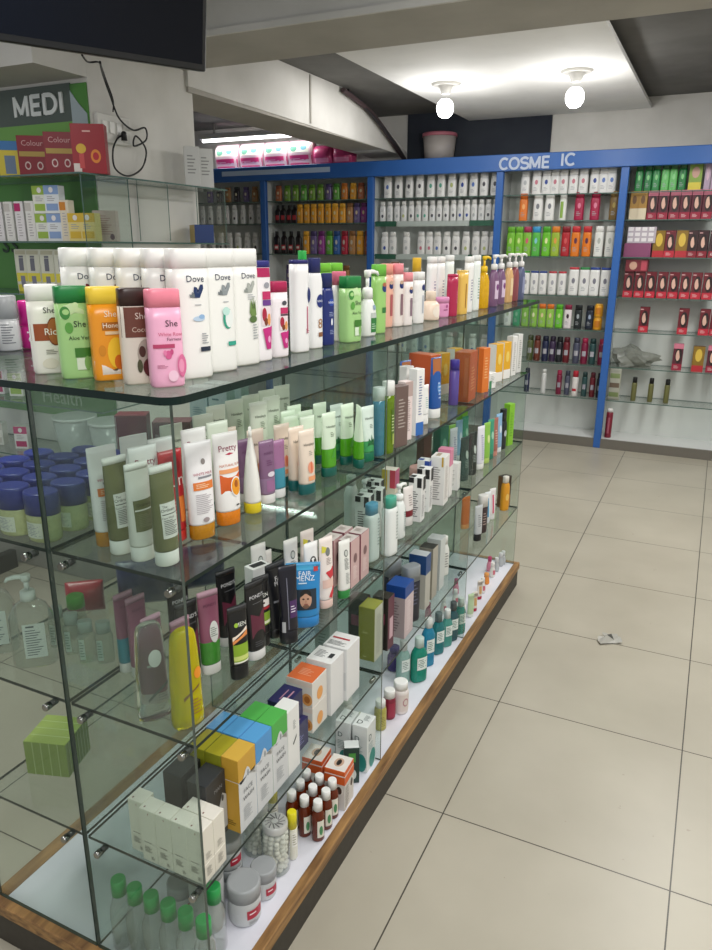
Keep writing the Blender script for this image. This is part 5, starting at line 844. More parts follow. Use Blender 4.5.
# mothball jars and the balls in them
def ball_jar(x, y, R, H, lab, ball_lab, grp, n_lay, dz=0):
    r = empty('storage_jar', (x, y, LV['b']+.0006)); tag(r, lab, 'jar')
    link('body', MB().loft([(0, R*.94, R*.94, 2), (.004, R, R, 2), (H*.8, R, R, 2), (H*.86, R*.85, R*.85, 2), (H*.88, R*.82, R*.82, 2)], CLEAR, seg=28, top=False).fix('body'), r)
    lm = MB().loft([(H*.87, R*.88, R*.88, 2), (H*.985, R*.88, R*.88, 2), (H, R*.82, R*.82, 2)], mat('C9C9C6', .3, .3, kind='lid'), seg=28)
    for i in range(12):
        a = i*PI/6; lm.tube([(R*.25*math.cos(a), R*.25*math.sin(a), H+.0005), (R*.7*math.cos(a+.5), R*.7*math.sin(a+.5), H+.0005)], .0015, mat('8A8A88', .3, .5, kind='lid'), 5)
    link('lid', lm.mesh('lid'), r)
    br_ = .0075; me = None; pts = []; z = br_+.005; lay = 0
    while z < H*.78:
        for rr, k in ((R-br_-.0015, int(2*PI*(R-br_-.0015)/(br_*2.04))), ):
            for i in range(k):
                a = 2*PI*(i+.5*(lay % 2))/k+(lay*lay % 5)*.35+random.uniform(-.04, .04); q = rr-random.uniform(0, .0035); pts.append((q*math.cos(a), q*math.sin(a), z+random.uniform(-.0012, .0012)))
        lay += 1; z += br_*1.72
    for p in pts:
        if p[0]*(CAM.x-x)+p[1]*(CAM.y-y) < -.3*R*.5: continue       # the far side of the heap is never seen
        if me is None:
            bm = bmesh.new(); bmesh.ops.create_icosphere(bm, subdivisions=2, radius=br_)
            for f in bm.faces: f.smooth = True
            me = bpy.data.meshes.new('mothball'); bm.to_mesh(me); bm.free(); me.materials.append(mat('E6E4DC', .6, kind='naphthalene'))
        o = link('mothball', me, None, (x+p[0]*1., y+p[1]*1., LV['b']+.0006+p[2])); tag(o, ball_lab, 'mothball', grp)
ball_jar(-.262, -.468, .034, .135, 'clear jar of white balls with silver lid beside the yellow capped glue', 'round white ball inside the front clear jar', 'white balls in the front jar', 7)
ball_jar(-.335, -.44, .034, .135, 'clear jar of white balls farther back behind the face wash cartons', 'round white ball inside the back clear jar', 'white balls in the back jar', 7)
D('yellow_glue', 293, 861, 'white glue bottle with yellow cap beside the jar of white balls', -35, lock=True); Wd('yellow_glue', -.33, -.37, 'b', 'white glue bottle with yellow cap behind the front jar of white balls', -35, G)
for i, (x, y) in enumerate(((-.215, -.345), (-.252, -.347), (-.290, -.345), (-.215, -.302), (-.252, -.304), (-.290, -.302), (-.218, -.262), (-.256, -.262), (-.294, -.262))):
    Wd('amber_vial', x, y, 'b', 'amber syrup bottle with white cap, %s row, %s from the platform edge' % (('near', 'middle', 'far')[i//3], ORD[i % 3]), -45, 'amber syrup bottles', lock=True)
Wd('eye_carton', -.227, -.205, 'b', 'orange and white carton with printed eye nearest the platform edge', -86, G, lock=True); Wd('eye_carton', -.30, -.195, 'b', 'orange and white carton with printed eye, behind the nearer one', -86, G, lock=True)
Wd('d_carton', -.229, -.046, 'b', 'white and teal carton nearest the glass divider foot', -88, G, lock=True); Wd('d_carton', -.28, -.05, 'b', 'white and teal carton behind the one at the divider foot', -88, G, lock=True); Wd('d_dark', -.235, -.115, 'b', 'dark green carton between the eye printed cartons and the teal cartons', -60, G, lock=True)
Wd('pale_carton', -.305, .05, 'b', 'small cream yellow carton behind the olive pill bottle', -50, G); D('olive_vial', 380, 732, 'olive pill bottle with white lid just past the divider', -40); D('maroon_vial', 389, 721, 'maroon pill bottle with white lid', -40); D('white_vial', 400, 716, 'white pill bottle with red ring print', -40, lock=True)
Wd('white_vial', -.36, .09, 'b', 'white pill bottle at the back behind the cream carton', -40, G)
D('mw_green', 418, 684, 'green mouthwash bottle with pale cap', -35, lock=True); D('mw_blue', 427, 668, 'blue mouthwash bottle with white cap', -35); D('mw_clear', 404, 685, 'clear mint mouthwash bottle behind the green one', -35); D('purple_bottle', 394, 673, 'small purple bottle behind the clear mouthwash', -35)
for k, px, py, lb in (('mw_teal', 437, 656, 'teal mouthwash bottle beside the blue one'), ('mw_mint', 446, 648, 'mint mouthwash bottle, third from the divider end'), ('mw_dark', 452, 642, 'dark teal mouthwash bottle with dark cap'), ('mw_mint', 458, 637, 'mint mouthwash bottle beside the dark cone bottle'), ('dark_cone', 463, 632, 'dark bottle with wide white cap at the second divider'), ('tiny_green_tube', 470, 618, 'small pale green tube past the second divider'), ('tiny_tube', 474, 612, 'small cream tube with crimson cap past the second divider'), ('tiny_tube', 479, 600, 'small cream tube with crimson cap beside the orange pot'), ('tiny_orange', 486, 585, 'tiny orange pot on the platform'), ('tiny_white', 482, 594, 'tiny white bottle beside the orange pot'), ('tiny_white', 492, 578, 'tiny white bottle past the orange pot'), ('tiny_pink', 489, 572, 'tiny pink bottle near the far end of the platform'), ('tiny_grey', 496, 572, 'tiny grey bottle near the far end, left of three'), ('tiny_grey', 500, 567, 'tiny grey bottle near the far end, middle of three'), ('tiny_grey', 504, 563, 'tiny grey bottle near the far end, right of three')): D(k, px, py, lb, -35)
for k, x, y, lb in (('tiny_white', -.33, .93, 'tiny white bottle at the back past the second divider'), ('tiny_pink', -.37, .86, 'tiny pink bottle at the back past the second divider'), ('tiny_white', -.31, 1.02, 'tiny white bottle at the back behind the orange pot'), ('tiny_pink', -.34, 1.12, 'tiny pink bottle at the back behind the tiny white ones')): Wd(k, x, y, 'b', lb, -35, G)

# gentle spreading so that neighbours do not run into each other
def rect(it):
    p = PROTO[it[0]]; a = math.radians(it[2]+90); s = it[7]; return (it[1].x, it[1].y, math.cos(a), math.sin(a), p['w']/2*s*.98, p['d']/2*s*.98)
def sep(A, B_):
    ax, ay, ac, as_, aw, ad = A; bx, by, bc, bs, bw, bd = B_; best = None
    for ux, uy in ((ac, as_), (-as_, ac), (bc, bs), (-bs, bc)):
        ra = aw*abs(ux*ac+uy*as_)+ad*abs(-ux*as_+uy*ac); rb = bw*abs(ux*bc+uy*bs)+bd*abs(-ux*bs+uy*bc); dd = (bx-ax)*ux+(by-ay)*uy; ov = ra+rb-abs(dd)
        if ov <= 0: return None
        if best is None or ov < best[0]: best = (ov, math.copysign(ux, ux*dd if dd else ux) if False else (ux if dd >= 0 else -ux), uy if dd >= 0 else -uy)
    return best
for lv in 'TABCb':
    its = [i for i in ITEMS if i[8][0] == lv and i[8][2] == 0]
    for it_ in range(60):
        for i in range(len(its)):
            for j in range(i+1, len(its)):
                a, b = its[i], its[j]
                if a[6] and b[6]: continue
                if abs(a[1].x-b[1].x) > .14 or abs(a[1].y-b[1].y) > .14: continue
                o = sep(rect(a), rect(b))
                if not o: continue
                m = o[0]+.0005; wa = 0 if a[6] else 1 if b[6] else .5; wb = 1-wa
                a[1].x -= o[1]*m*wa*.7; a[1].y -= o[2]*m*wa*.7; b[1].x += o[1]*m*wb*.7; b[1].y += o[2]*m*wb*.7
        for a in its:
            if a[6]: continue
            bound(a[0], a[1], lv, a[8][1]); _, _, c_, s_, w_, d_ = rect(a); ry = w_*abs(s_)+d_*abs(c_); rx = w_*abs(c_)+d_*abs(s_)
            if lv != 'T':
                lim = [Y0+.008, JY[0]-.004, JY[0]+.004, JY[1]-.004, JY[1]+.004, Y1-.006]; y = a[1].y; k = 0 if y < JY[0] else 2 if y < JY[1] else 4
                a[1].y = max(lim[k]+ry+.001, min(lim[k+1]-ry-.001, y))
                if a[8][1]: a[1].x = min(max(a[1].x, XL+rx*.9), XM-.006-rx)
                elif lv == 'b': a[1].x = min(max(a[1].x, XM+.006+rx), -.198-rx*.9)
                else: a[1].x = min(max(a[1].x, XM+.006+rx), -.199-rx*.95)
for it in ITEMS: it.pop()
# ================================================================== goods on the back shelves
RC = {'top': 1.945, 'second': 1.752, 'third': 1.485, 'fourth': 1.19, 'fifth': .93, 'sixth': .655, 'seventh': .389, 'bottom': .078}
def bb(key, h, body, cap, w=.058, dec=(), cw=.9, ch=None, **k):
    if key not in PROTO: bottle(key, w, w*.62, h, ch or h*.2, body, cap, list(dec), cw=cw, name='toiletry_bottle', **k)
def row(bay, shelf, entries, y=4.50):
    """entries: (kind key, photo column, what it looks like); columns are turned into places along the shelf"""
    z = RC[shelf]
    for i, (k, px, lk) in enumerate(entries):
        p = at(px, 230, 1.9); d = ray(px, 475-(z-1.5)*0+0); # column -> x on the shelf
        x = aty(px, 190+(1.945-z)*153, y).x
        item(k, (x, y+random.uniform(-.008, .008), z+.0006), -90+random.uniform(-5, 5), '%s, %s from left, %s shelf, %s' % (lk, ORD[i], shelf, bay), 'goods on the back shelving, %s shelf' % shelf)
LBW = lambda c: [('e', .05, .52, .34, .1, c), ('l', -.5, .15, .5, .32, 2, 'A8ACB0')]
for nm, c, cp in (('orange', 'C87A2A', 'B86A2A'), ('rustbr', 'A8603A', '8A4A2E'), ('leaf', '6E9A2E', '4E7A24'), ('violet', '6A5A8A', '4A3E6A'), ('amberb', 'DB9A2A', 'E0A838'), ('magenta', '8E3A8A', '6A2A6A'), ('dark', '2E2630', '1E1A20'), ('royal', '2E5A9A', '24487E'), ('red', 'A8243A', '8A1E30'), ('tan', 'A87A4A', '8A603A'), ('grass', '5CA23A', '3E7A2A')):
    bb('s_'+nm, .135, c, cp, .06, LBW('D9D2B4')); bb('m_'+nm, .165, c, cp, .062, LBW('D9C9A0')); bb('l_'+nm, .2, c, cp, .066, LBW('C9C2B4'))
bb('black_sauce', .16, '1C1618', '141214', .055, [('r', -.7, .2, .7, .45, 'A8323A')], cw=.5); bb('black_red', .2, '1A1416', '121012', .06, [('r', -.7, .18, .7, .4, 'B83A42'), ('r', -.5, .24, .5, .34, 'E0D8D0')], cw=.5)
B2 = 'bay right of first post'
row(B2, 'top', [('s_'+k, 279+8.25*i, l) for i, (k, l) in enumerate((('rustbr', 'rust bottle'), ('leaf', 'leaf green bottle'), ('leaf', 'leaf green bottle'), ('grass', 'grass green bottle'), ('leaf', 'leaf green bottle'), ('leaf', 'leaf green bottle'), ('violet', 'violet bottle'), ('grass', 'grass green bottle'), ('orange', 'orange bottle'), ('amberb', 'amber bottle'), ('rustbr', 'rust bottle'), ('orange', 'orange bottle')))])
row(B2, 'second', [('black_sauce', 278+5.6*i, 'black bottle with red label') for i in range(4)]+[('m_'+k, 300+7.1*i, l) for i, (k, l) in enumerate([('amberb', 'amber bottle')]*7+[('tan', 'tan bottle'), ('violet', 'violet bottle'), ('magenta', 'magenta bottle'), ('dark', 'dark bottle')])])
row(B2, 'third', [('black_red', 278+7*i, 'black bottle with red label') for i in range(4)]+[('l_'+k, 306.5+7.7*i, l) for i, (k, l) in enumerate((('amberb', 'amber bottle'), ('violet', 'violet bottle'), ('magenta', 'magenta bottle'), ('grass', 'grass green bottle'), ('royal', 'royal blue bottle'), ('red', 'red bottle'), ('tan', 'tan bottle'), ('amberb', 'amber bottle'), ('rustbr', 'rust bottle')))])
row(B2, 'fourth', [('l_'+k, 290+14*i, l) for i, (k, l) in enumerate((('violet', 'violet bottle'), ('amberb', 'amber bottle'), ('red', 'red bottle'), ('leaf', 'leaf green bottle'), ('tan', 'tan bottle')))])
for nm, c in (('cream', 'D8D0C0'), ('mint', 'B8CFC4'), ('blush', 'D8B4B4'), ('pale', 'D9DBDA')): carton('pk_'+nm, .075, .06, .15, c, dec={'F': [('r', -.8, .7, .8, .92, 'A8727E'), ('l', -.7, .15, .7, .55, 4, '9A9A98')]})
for shelf, ks in (('fifth', ('pale', 'blush', 'cream', 'mint')), ('sixth', ('mint', 'pale', 'blush', 'cream'))): row(B2, shelf, [('pk_'+ks[i % 4], 285+11.5*i, {'cream': 'cream carton', 'mint': 'mint carton', 'blush': 'blush carton', 'pale': 'pale carton'}[ks[i % 4]]) for i in range(8)])
for nm, c in (('blue', '5A7ABE'), ('dark', '4A4A52'), ('teal', '5AA890'), ('lime', 'B4BE7A'), ('navy', '2E4A9A'), ('rose', 'C87888'), ('plain', 'B4B8BA')):
    bb('w_'+nm, .175, 'E4E4E2', 'E9E9E7', .07, LBW(c)); bb('wm_'+nm, .17, 'E0E1E0', 'E6E6E4', .052, [('e', .1, .3, .38, .08, c), ('l', -.5, .5, .5, .65, 2, 'B4B8BC')], cw=.75); bb('wl_'+nm, .19, 'E2E2E0', 'E6E6E4', .066, [('e', .1, .3, .34, .08, c), ('l', -.5, .5, .5, .65, 2, 'B4B8BC')], cw=.8)
B3 = 'white bottle bay'
row(B3, 'top', [('w_'+k, 388+10.7*i, 'white bottle with %s print' % l) for i, (k, l) in enumerate((('blue', 'blue'), ('dark', 'grey'), ('dark', 'grey'), ('dark', 'grey'), ('teal', 'teal'), ('teal', 'teal'), ('lime', 'lime'), ('navy', 'navy'), ('blue', 'blue'), ('dark', 'grey'), ('dark', 'grey')))])
row(B3, 'second', [('wm_'+k, 383+7.0*i, 'slim white bottle') for i, k in enumerate(('dark', 'plain', 'plain', 'lime', 'dark', 'teal', 'teal', 'dark', 'dark', 'dark', 'dark', 'navy', 'navy', 'plain', 'plain', 'dark', 'dark'))])
row(B3, 'third', [('wl_'+k, px, 'white bottle') for k, px in (('navy', 385), ('plain', 393), ('plain', 406), ('rose', 421), ('rose', 429), ('blue', 437), ('dark', 446), ('dark', 455), ('lime', 465), ('plain', 475), ('lime', 484), ('plain', 492))])
row(B3, 'fourth', [('wl_'+k, 392+13*i, 'white bottle') for i, k in enumerate(('plain', 'dark', 'plain', 'blue', 'plain', 'dark', 'plain'))])
B4 = 'bay under the lettering'
row(B4, 'top', [('w_'+k, px, l) for k, px, l in (('plain', 525, 'plain white bottle'), ('rose', 536.5, 'white bottle with rose print'), ('navy', 546, 'white bottle with navy print'), ('rose', 554.5, 'white bottle with rose print'), ('rose', 563, 'white bottle with rose print'), ('rose', 573, 'white bottle with rose print'), ('rose', 583, 'white bottle with rose print'), ('navy', 594, 'white bottle with navy print'), ('blue', 603, 'white bottle with blue print'), ('blue', 611, 'white bottle with blue print'))])
row(B3, 'fifth', [('pk_'+('pale', 'mint', 'cream')[i % 3], 390+11.5*i, ('pale', 'mint', 'cream')[i % 3]+' carton') for i in range(9)]); row(B3, 'sixth', [('wl_'+('plain', 'blue')[i % 2], 390+11.5*i, 'white bottle') for i in range(9)])
bb('orange_lotion', .205, 'E07A2E', 'D86A24', .066, LBW('F0B070')); bb('white_curvy', .205, 'E6E6E4', 'E9E9E7', .074, LBW('7A7E86'), shoulder=.05); bb('white_green', .2, 'E3E6E0', 'E9E9E7', .055, [('r', -.6, .1, .2, .7, '8AB04A')]); bb('crimson_lotion', .205, 'A81E48', '9A1E40', .07, LBW('D8809A')); bb('gold_lotion', .205, '7A6030', '8A7040', .066, LBW('B09A50'))
row(B4, 'second', [('orange_lotion', 523, 'orange bottle'), ('white_curvy', 537.5, 'curvy white bottle'), ('white_curvy', 549, 'curvy white bottle'), ('white_green', 562, 'white and green bottle'), ('crimson_lotion', 578.5, 'crimson bottle'), ('crimson_lotion', 594, 'crimson bottle'), ('gold_lotion', 613, 'dull gold bottle')])
for nm, c, cp, lc in (('green', '7CC03A', '6AB030', 'C9E08A'), ('greenred', '86BE46', 'A83A5A', 'D8607A'), ('cyan', '5AB84A', '3A9AD0', '8AD0E0'), ('lime', '6CC02E', '4EA82A', 'E0E8A8'), ('greenor', '9AB83A', 'E0862E', 'E09A4A'), ('redb', 'B0242E', '8A1A28', 'D05A5A'), ('orange', 'E07A1E', 'C8323A', '5A2A4A'), ('white', 'E4E5E0', 'E9E9E6', 'B4B8B0')): bb('g_'+nm, .225, c, cp, .066, LBW(lc), cw=.95)
row(B4, 'third', [('g_'+k, px, l) for k, px, l in (('green', 510, 'green shampoo bottle'), ('green', 518, 'green shampoo bottle'), ('greenred', 526, 'green bottle with crimson cap'), ('cyan', 535, 'green bottle with blue cap'), ('lime', 545, 'bright green bottle'), ('greenor', 554, 'green bottle with orange cap'), ('redb', 564, 'dark red bottle'), ('orange', 574, 'orange bottle with red cap'), ('orange', 585, 'orange bottle with red cap'), ('white', 597, 'white shampoo bottle'), ('white', 608, 'white shampoo bottle'))])
for nm, cp in (('greencap', '2E8A4A'), ('bluecap', '2E4A9A'), ('redcap', 'C8444E'), ('pale', 'E0DEDC')):
    bb('c_'+nm, .18, 'E6E6E4', cp, .062, LBW('A8A8B0'), ch=.014, cw=1.); bb('cl_'+nm, .215, 'E8E8E6', cp, .074, LBW('7A7A86'), ch=.018, cw=1.)
row(B4, 'fourth', [(k, px, l) for k, px, l in (('c_greencap', 524, 'white bottle with green cap'), ('c_bluecap', 532.5, 'white bottle with blue cap'), ('c_bluecap', 541, 'white bottle with blue cap'), ('c_redcap', 550.5, 'white bottle with red cap'), ('c_redcap', 560, 'white bottle with red cap'), ('cl_redcap', 571.5, 'taller white bottle with red cap'), ('cl_greencap', 582, 'taller white bottle with green cap'), ('cl_bluecap', 592, 'taller white bottle with blue cap'), ('cl_bluecap', 603, 'taller white bottle with blue cap'))])
for nm, c, cp, lc in (('white', 'E0E2DE', 'D9DBD6', 'B4C0A8'), ('teal', '3E9A70', '2E7A58', '8AC0A0'), ('green', '86BA4A', '74AE3A', 'D8E0B0'), ('greenor', '8CBE4A', 'DE762A', 'E0D0A0'), ('bright', '6AC032', '58B02A', 'C0E08A'), ('whpink', 'E6DEE2', '8A1E44', '3A2A34'), ('black', '22282A', '1A1E20', 'A8B0B4'), ('navy', '1E2636', '181C26', '9AA8C0')): bb('f_'+nm, .185, c, cp, .06, LBW(lc), cw=.9)
canp('yellow_can', .034, .1, .012, 'E0A028', 'E8B040', [('r', -.6, .2, .6, .7, 'C87A1E')], name='small_tin')
row(B4, 'fifth', [('f_'+k, px, l) for k, px, l in (('white', 506, 'white bottle'), ('teal', 514.5, 'teal green bottle'), ('green', 523, 'green bottle'), ('green', 531.5, 'green bottle'), ('greenor', 540, 'green bottle with orange cap'), ('greenor', 548, 'green bottle with orange cap'), ('bright', 556.5, 'bright green bottle'), ('whpink', 565.5, 'white bottle with maroon cap'), ('black', 575.5, 'black bottle'), ('navy', 587, 'blackish navy bottle'))])
x = aty(597, 329, 4.5).x; item('yellow_can', (x, 4.5, .9306), -90, 'yellow tin, lower of two stacked on the fifth shelf under the lettering', 'yellow tins'); item('yellow_can', (x, 4.5, 1.0316), -90, 'yellow tin, upper of two stacked on the fifth shelf under the lettering', 'yellow tins')
for nm, c, cp in (('olivegr', '4E5A30', '3A4626'), ('brown', '6A3426', '5A2A20'), ('navy', '232A4A', '1A2038'), ('plum', '3A2A48', '2A2036'), ('blackb', '1C1E26', '14161C'), ('maroon', '6A1E28', '5A1A24'), ('slate', '4A4E62', '3A3E50'), ('wine', '7A1E3E', 'A82A50'), ('teald', '2A4A4A', '1E3A3A')): canp('t_'+nm, .027, .205, .04, c, cp, [('r', -.5, .3, .6, .5, 'A8A8B0')]); canp('u_'+nm, .022, .2, .04, c, cp, [('r', -.5, .3, .6, .5, '9A9AA4')])
canp('u_redwhite', .026, .205, .05, 'DDD9D6', 'B82436', [('r', -.6, .2, .6, .3, 'B82436')]); canp('u_white', .02, .2, .03, 'D9DBDA', 'E2E4E2', [])
row(B4, 'sixth', [('t_'+k, px, '%s spray can' % l) for k, px, l in (('olivegr', 527, 'olive green'), ('brown', 534, 'brown'), ('navy', 542, 'navy'), ('plum', 549, 'plum'), ('blackb', 556, 'black'), ('maroon', 563, 'maroon'), ('slate', 573, 'slate'), ('wine', 581, 'wine red'), ('teald', 589, 'dark teal'), ('wine', 598, 'wine red'))])
row(B4, 'seventh', [('u_'+k, px, '%s spray can' % l) for k, px, l in (('navy', 523.5, 'navy'), ('white', 540, 'slim white'), ('wine', 555, 'wine red'), ('slate', 563, 'slate'), ('redwhite', 571, 'white red capped'), ('teald', 580, 'dark teal'), ('maroon', 588, 'maroon'), ('blackb', 595, 'black'))])
B5 = 'rightmost bay'
for nm, c in (('green', '2E8A4A'), ('green2', '1E7A3E'), ('green3', '6ABE6A')): bb('r_'+nm, .19, c, '1E5A30', .054, LBW('8AD08A'))
carton('r_yellow', .085, .05, .19, '8AA84A', dec={'F': [('e', 0, .65, .6, .2, 'C9A090'), ('r', -1, 0, 1, .3, 'D8C84A')]}); carton('r_pinkgrey', .04, .05, .19, 'B09AB0', dec={'F': [('e', 0, .6, .5, .25, 'D8B8C8')]})
row(B5, 'top', [('r_'+k, px, l) for k, px, l in (('green', 638, 'green hair oil bottle'), ('green2', 647, 'dark green bottle'), ('green', 655, 'green hair oil bottle'), ('green3', 664, 'pale green bottle'), ('green3', 672, 'pale green bottle'), ('green2', 681, 'dark green bottle'), ('yellow', 694, 'green and yellow carton'), ('pinkgrey', 706, 'pinkish carton'), ('pinkgrey', 713, 'pinkish carton'))])
FACE = lambda c: [('e', .1, .56, .7, .3, '1E1214'), ('e', .0, .56, .42, .2, 'DDB4A2'), ('p', [(.1, .76), (.75, .7), (.7, .3), (.4, .5)], '2A181A'), ('r', -1, .0, 1, .24, c), ('l', -.6, .06, .5, .18, 2, 'E6C8C8'), ('l', -.9, .84, .2, .94, 1, 'D8A8A8')]
carton('dye_brown', .06, .045, .2, 'A8803A', dec={'F': [('r', -1, 0, 1, .4, 'DCCFB4'), ('e', 0, .7, .5, .15, '6A4A2A')]}); carton('dye_pink', .07, .05, .2, '5A1E2E', top='C87890', dec={'F': FACE('9A1E3A')+[('r', -1, .82, 1, 1, 'D0788E')]}); carton('dye_dark', .066, .05, .19, '3A2024', top='2A181C', dec={'F': FACE('8A1E2E')}); carton('dye_red', .07, .05, .19, '6A1A26', top='4A1620', dec={'F': FACE('C0263A')})
carton('dye_gold', .08, .05, .19, '8A6A1E', top='5A2A1E', dec={'F': [('e', 0, .65, .6, .25, 'D8B84A'), ('r', -1, 0, 1, .25, 'B82A34')]})
row(B5, 'second', [('dye_brown', 633, 'tan hair colour carton'), ('dye_brown', 641.5, 'tan hair colour carton')]+[('dye_pink', 651+11*i, 'pink topped hair colour carton') for i in range(6)])
carton('mauve_block', .19, .12, .1, '8A4A6E', top='9A5A7E'); carton('jar_tray', .2, .12, .115, 'B8AEB8', top='C9C2C9', dec={'F': [('r', -.95+.48*i, .1+.33*j, -.6+.48*i, .32+.33*j, 'E6E2E4') for i in range(4) for j in range(3)]})
x = aty(638, 258, 4.5).x
item('mauve_block', (x-.01, 4.53, 1.4856), -90, 'mauve carton on the third shelf of the rightmost bay under small white packs', 'goods on the back shelving, third shelf'); item('jar_tray', (x+.01, 4.53, 1.5865), -90, 'tray of small white packs on top of the mauve carton', 'goods on the back shelving, third shelf')
row(B5, 'third', [('dye_gold', 657, 'gold hair colour carton'), ('dye_red', 668, 'red hair colour carton'), ('dye_gold', 679.5, 'gold hair colour carton'), ('dye_dark', 690.5, 'dark hair colour carton'), ('dye_dark', 701, 'dark hair colour carton'), ('dye_dark', 712, 'dark hair colour carton')])
row(B5, 'fourth', [('dye_red', 626+11.3*i, 'red footed hair colour carton') for i in range(8)])
carton('dye_flat', .16, .08, .085, '7A2A34', dec={'F': [('e', -.3, .5, .35, .35, 'C9A08A'), ('r', .4, .1, .9, .9, 'B84A5A')]}); item('dye_flat', (aty(634, 275, 4.5).x+.015, 4.5, 1.3808), -90, 'flat hair colour carton lying on the fourth shelf row of the rightmost bay', 'goods on the back shelving, fourth shelf')
row(B5, 'fifth', [('dye_red', 641, 'red footed carton'), ('dye_red', 680, 'red footed carton'), ('dye_red', 701, 'red footed carton'), ('dye_red', 712, 'red footed carton')])
row(B5, 'sixth', [('dye_pink', 673.5, 'pink topped carton'), ('dye_gold', 694, 'gold hair colour carton'), ('dye_pink', 708, 'pink topped carton')])
canp('olive_stick', .02, .19, .045, '6A6A3E', '141414', []); row(B5, 'seventh', [('olive_stick', px, 'olive stick with black cap') for px in (629.5, 646, 662)])
canp('maroon_stick', .026, .24, .03, '7E1A30', 'E4E2E0', [('r', -.3, .15, .3, .7, 'A85A6A')]); item('maroon_stick', (aty(607, 442, 4.47).x, 4.46, .0786), -90, 'maroon bottle with white cap alone on the bottom board of the rightmost bay')
packp('strip', .09, .03, .25, 'A8A89A', [('r', -.8, .1, .8, .25, '7A8A5A'), ('r', -.8, .4, .8, .55, '6A5A4A'), ('r', -.8, .7, .8, .85, '7A8A5A')], name='sachet_strip'); item('strip', (aty(613, 400, 4.47).x, 4.46, .3896), -90, 'strip of printed sachets standing beside the blue post, rightmost bay')
# crumpled bag on the sixth shelf
bm = bmesh.new(); bmesh.ops.create_icosphere(bm, subdivisions=3, radius=1)
for v in bm.verts:
    r_ = 1+.18*math.sin(7*v.co.x+3*v.co.z)+.14*math.sin(9*v.co.y-5*v.co.x)+random.uniform(-.06, .06); v.co = Vector((v.co.x*.16*r_, v.co.y*.07*r_, max(-.062, v.co.z*.07*r_*(1.25-.5*v.co.x))))
me = bpy.data.meshes.new('crumpled_bag'); bm.to_mesh(me); bm.free(); me.materials.append(see_through('grey_bag_film', 'C9CCC4', '8E928A', .75, 1., .15)); o = link('crumpled_bag', me, None, (aty(634, 362, 4.53).x, 4.53, .655+.0626)); tag(o, 'crumpled grey plastic bag on a shelf of the rightmost bay', 'bag')
# far left bay, seen past the column
B1 = 'leftmost visible bay'
row(B1, 'second', [('wm_'+k, 203+8.1*i, 'slim white bottle') for i, k in enumerate(('plain', 'dark', 'plain', 'plain', 'dark', 'plain', 'dark', 'plain'))]); row(B1, 'third', [('wl_'+k, 205+8.6*i, 'white bottle') for i, k in enumerate(('plain', 'plain', 'dark', 'plain', 'lime', 'plain', 'dark'))]); row(B1, 'top', [('s_'+k, 210+9*i, '%s bottle' % l) for i, (k, l) in enumerate((('violet', 'violet'), ('dark', 'dark'), ('tan', 'tan'), ('dark', 'dark'), ('violet', 'violet'), ('tan', 'tan')))])
# pink packs on top of the shelving
packp('pink_big', .255, .16, .235, 'E6C6D0', [('r', -.97, .04, .97, .45, 'DC3C7C'), ('r', -.97, .55, .97, .9, 'F0EDDC'), ('e', -.4, .7, .3, .12, '6AA890'), ('e', .4, .72, .25, .1, '7AB0C0'), ('l', -.7, .15, .7, .35, 2, 'E9A8C0')], name='diaper_pack', puff=.8); packp('pink_plain', .2, .16, .18, 'C9447A', [('r', -.9, .2, .9, .4, 'E08AAE')], name='diaper_pack')
for i, (px, k, h) in enumerate(((229, 'pink_big', 0), (253.5, 'pink_big', 0), (278, 'pink_big', 0), (302.5, 'pink_big', 0), (325, 'pink_plain', 0), (345, 'pink_plain', 0))):
    item(k, (aty(px, 160, 4.55).x, 4.55, 2.2206), -90, 'pink and white soft pack on top of the shelving, %s from the left' % ORD[i] if i < 4 else 'deep pink soft pack on top of the shelving, %s' % ('left one', 'right one')[i-4], 'pink packs on top of the shelving')
# ================================================================== goods on the corner shelving at the left
G = 'goods on the corner shelving'
def L_(key, px, py, z, label, ang=-62, y=None): p = aty(px, py, y or .86); item(key, (p.x, y or .86, z+.0006), ang, label, G)
carton('red_box', .135, .06, .19, '9E1C28', side='8A1822', dec={'F': [('l', -.3, .8, .5, .88, 1, 'E6B8B0'), ('r', -.97, .0, -.5, .2, 'DDD2CC'), ('e', -.45, .5, .3, .1, 'E0B43A'), ('e', .4, .35, .3, .14, 'E0862E'), ('e', .4, .35, .18, .08, 'B81E28'), ('r', -.6, .1, -.3, .4, 'C84A4A')]})
carton('red_box_dark', .13, .06, .17, '8A1826', side='6E1420', dec={'F': [('t', 0, .82, .7, 'Colour', 'D8A8A8'), ('r', -.9, .5, .9, .62, 'B89A4A'), ('e', -.4, .28, .2, .1, 'D8C0BC'), ('e', -.4, .28, .13, .065, '8A1826'), ('e', .4, .28, .2, .1, 'D8C0BC'), ('e', .4, .28, .13, .065, '8A1826')]})
carton('yellow_blue', .09, .05, .15, 'D8C43A', top='3A7AB8', topband=.25, bandcol='2E74B4', dec={'F': [('r', -.4, .1, .6, .6, '6A7E9A')]})
L_('red_box', 92, 168, 1.83, 'bright red carton with flame print, rightmost on the corner shelf', -58); L_('red_box_dark', 64, 170, 1.83, 'dark red carton with two rings print beside the flame print carton', -58, .87); L_('red_box_dark', 37, 171, 1.83, 'dark red carton near the yellow and blue carton', -58, .9); L_('yellow_blue', 12, 172, 1.83, 'yellow carton with blue top at the left of the red cartons', -55)
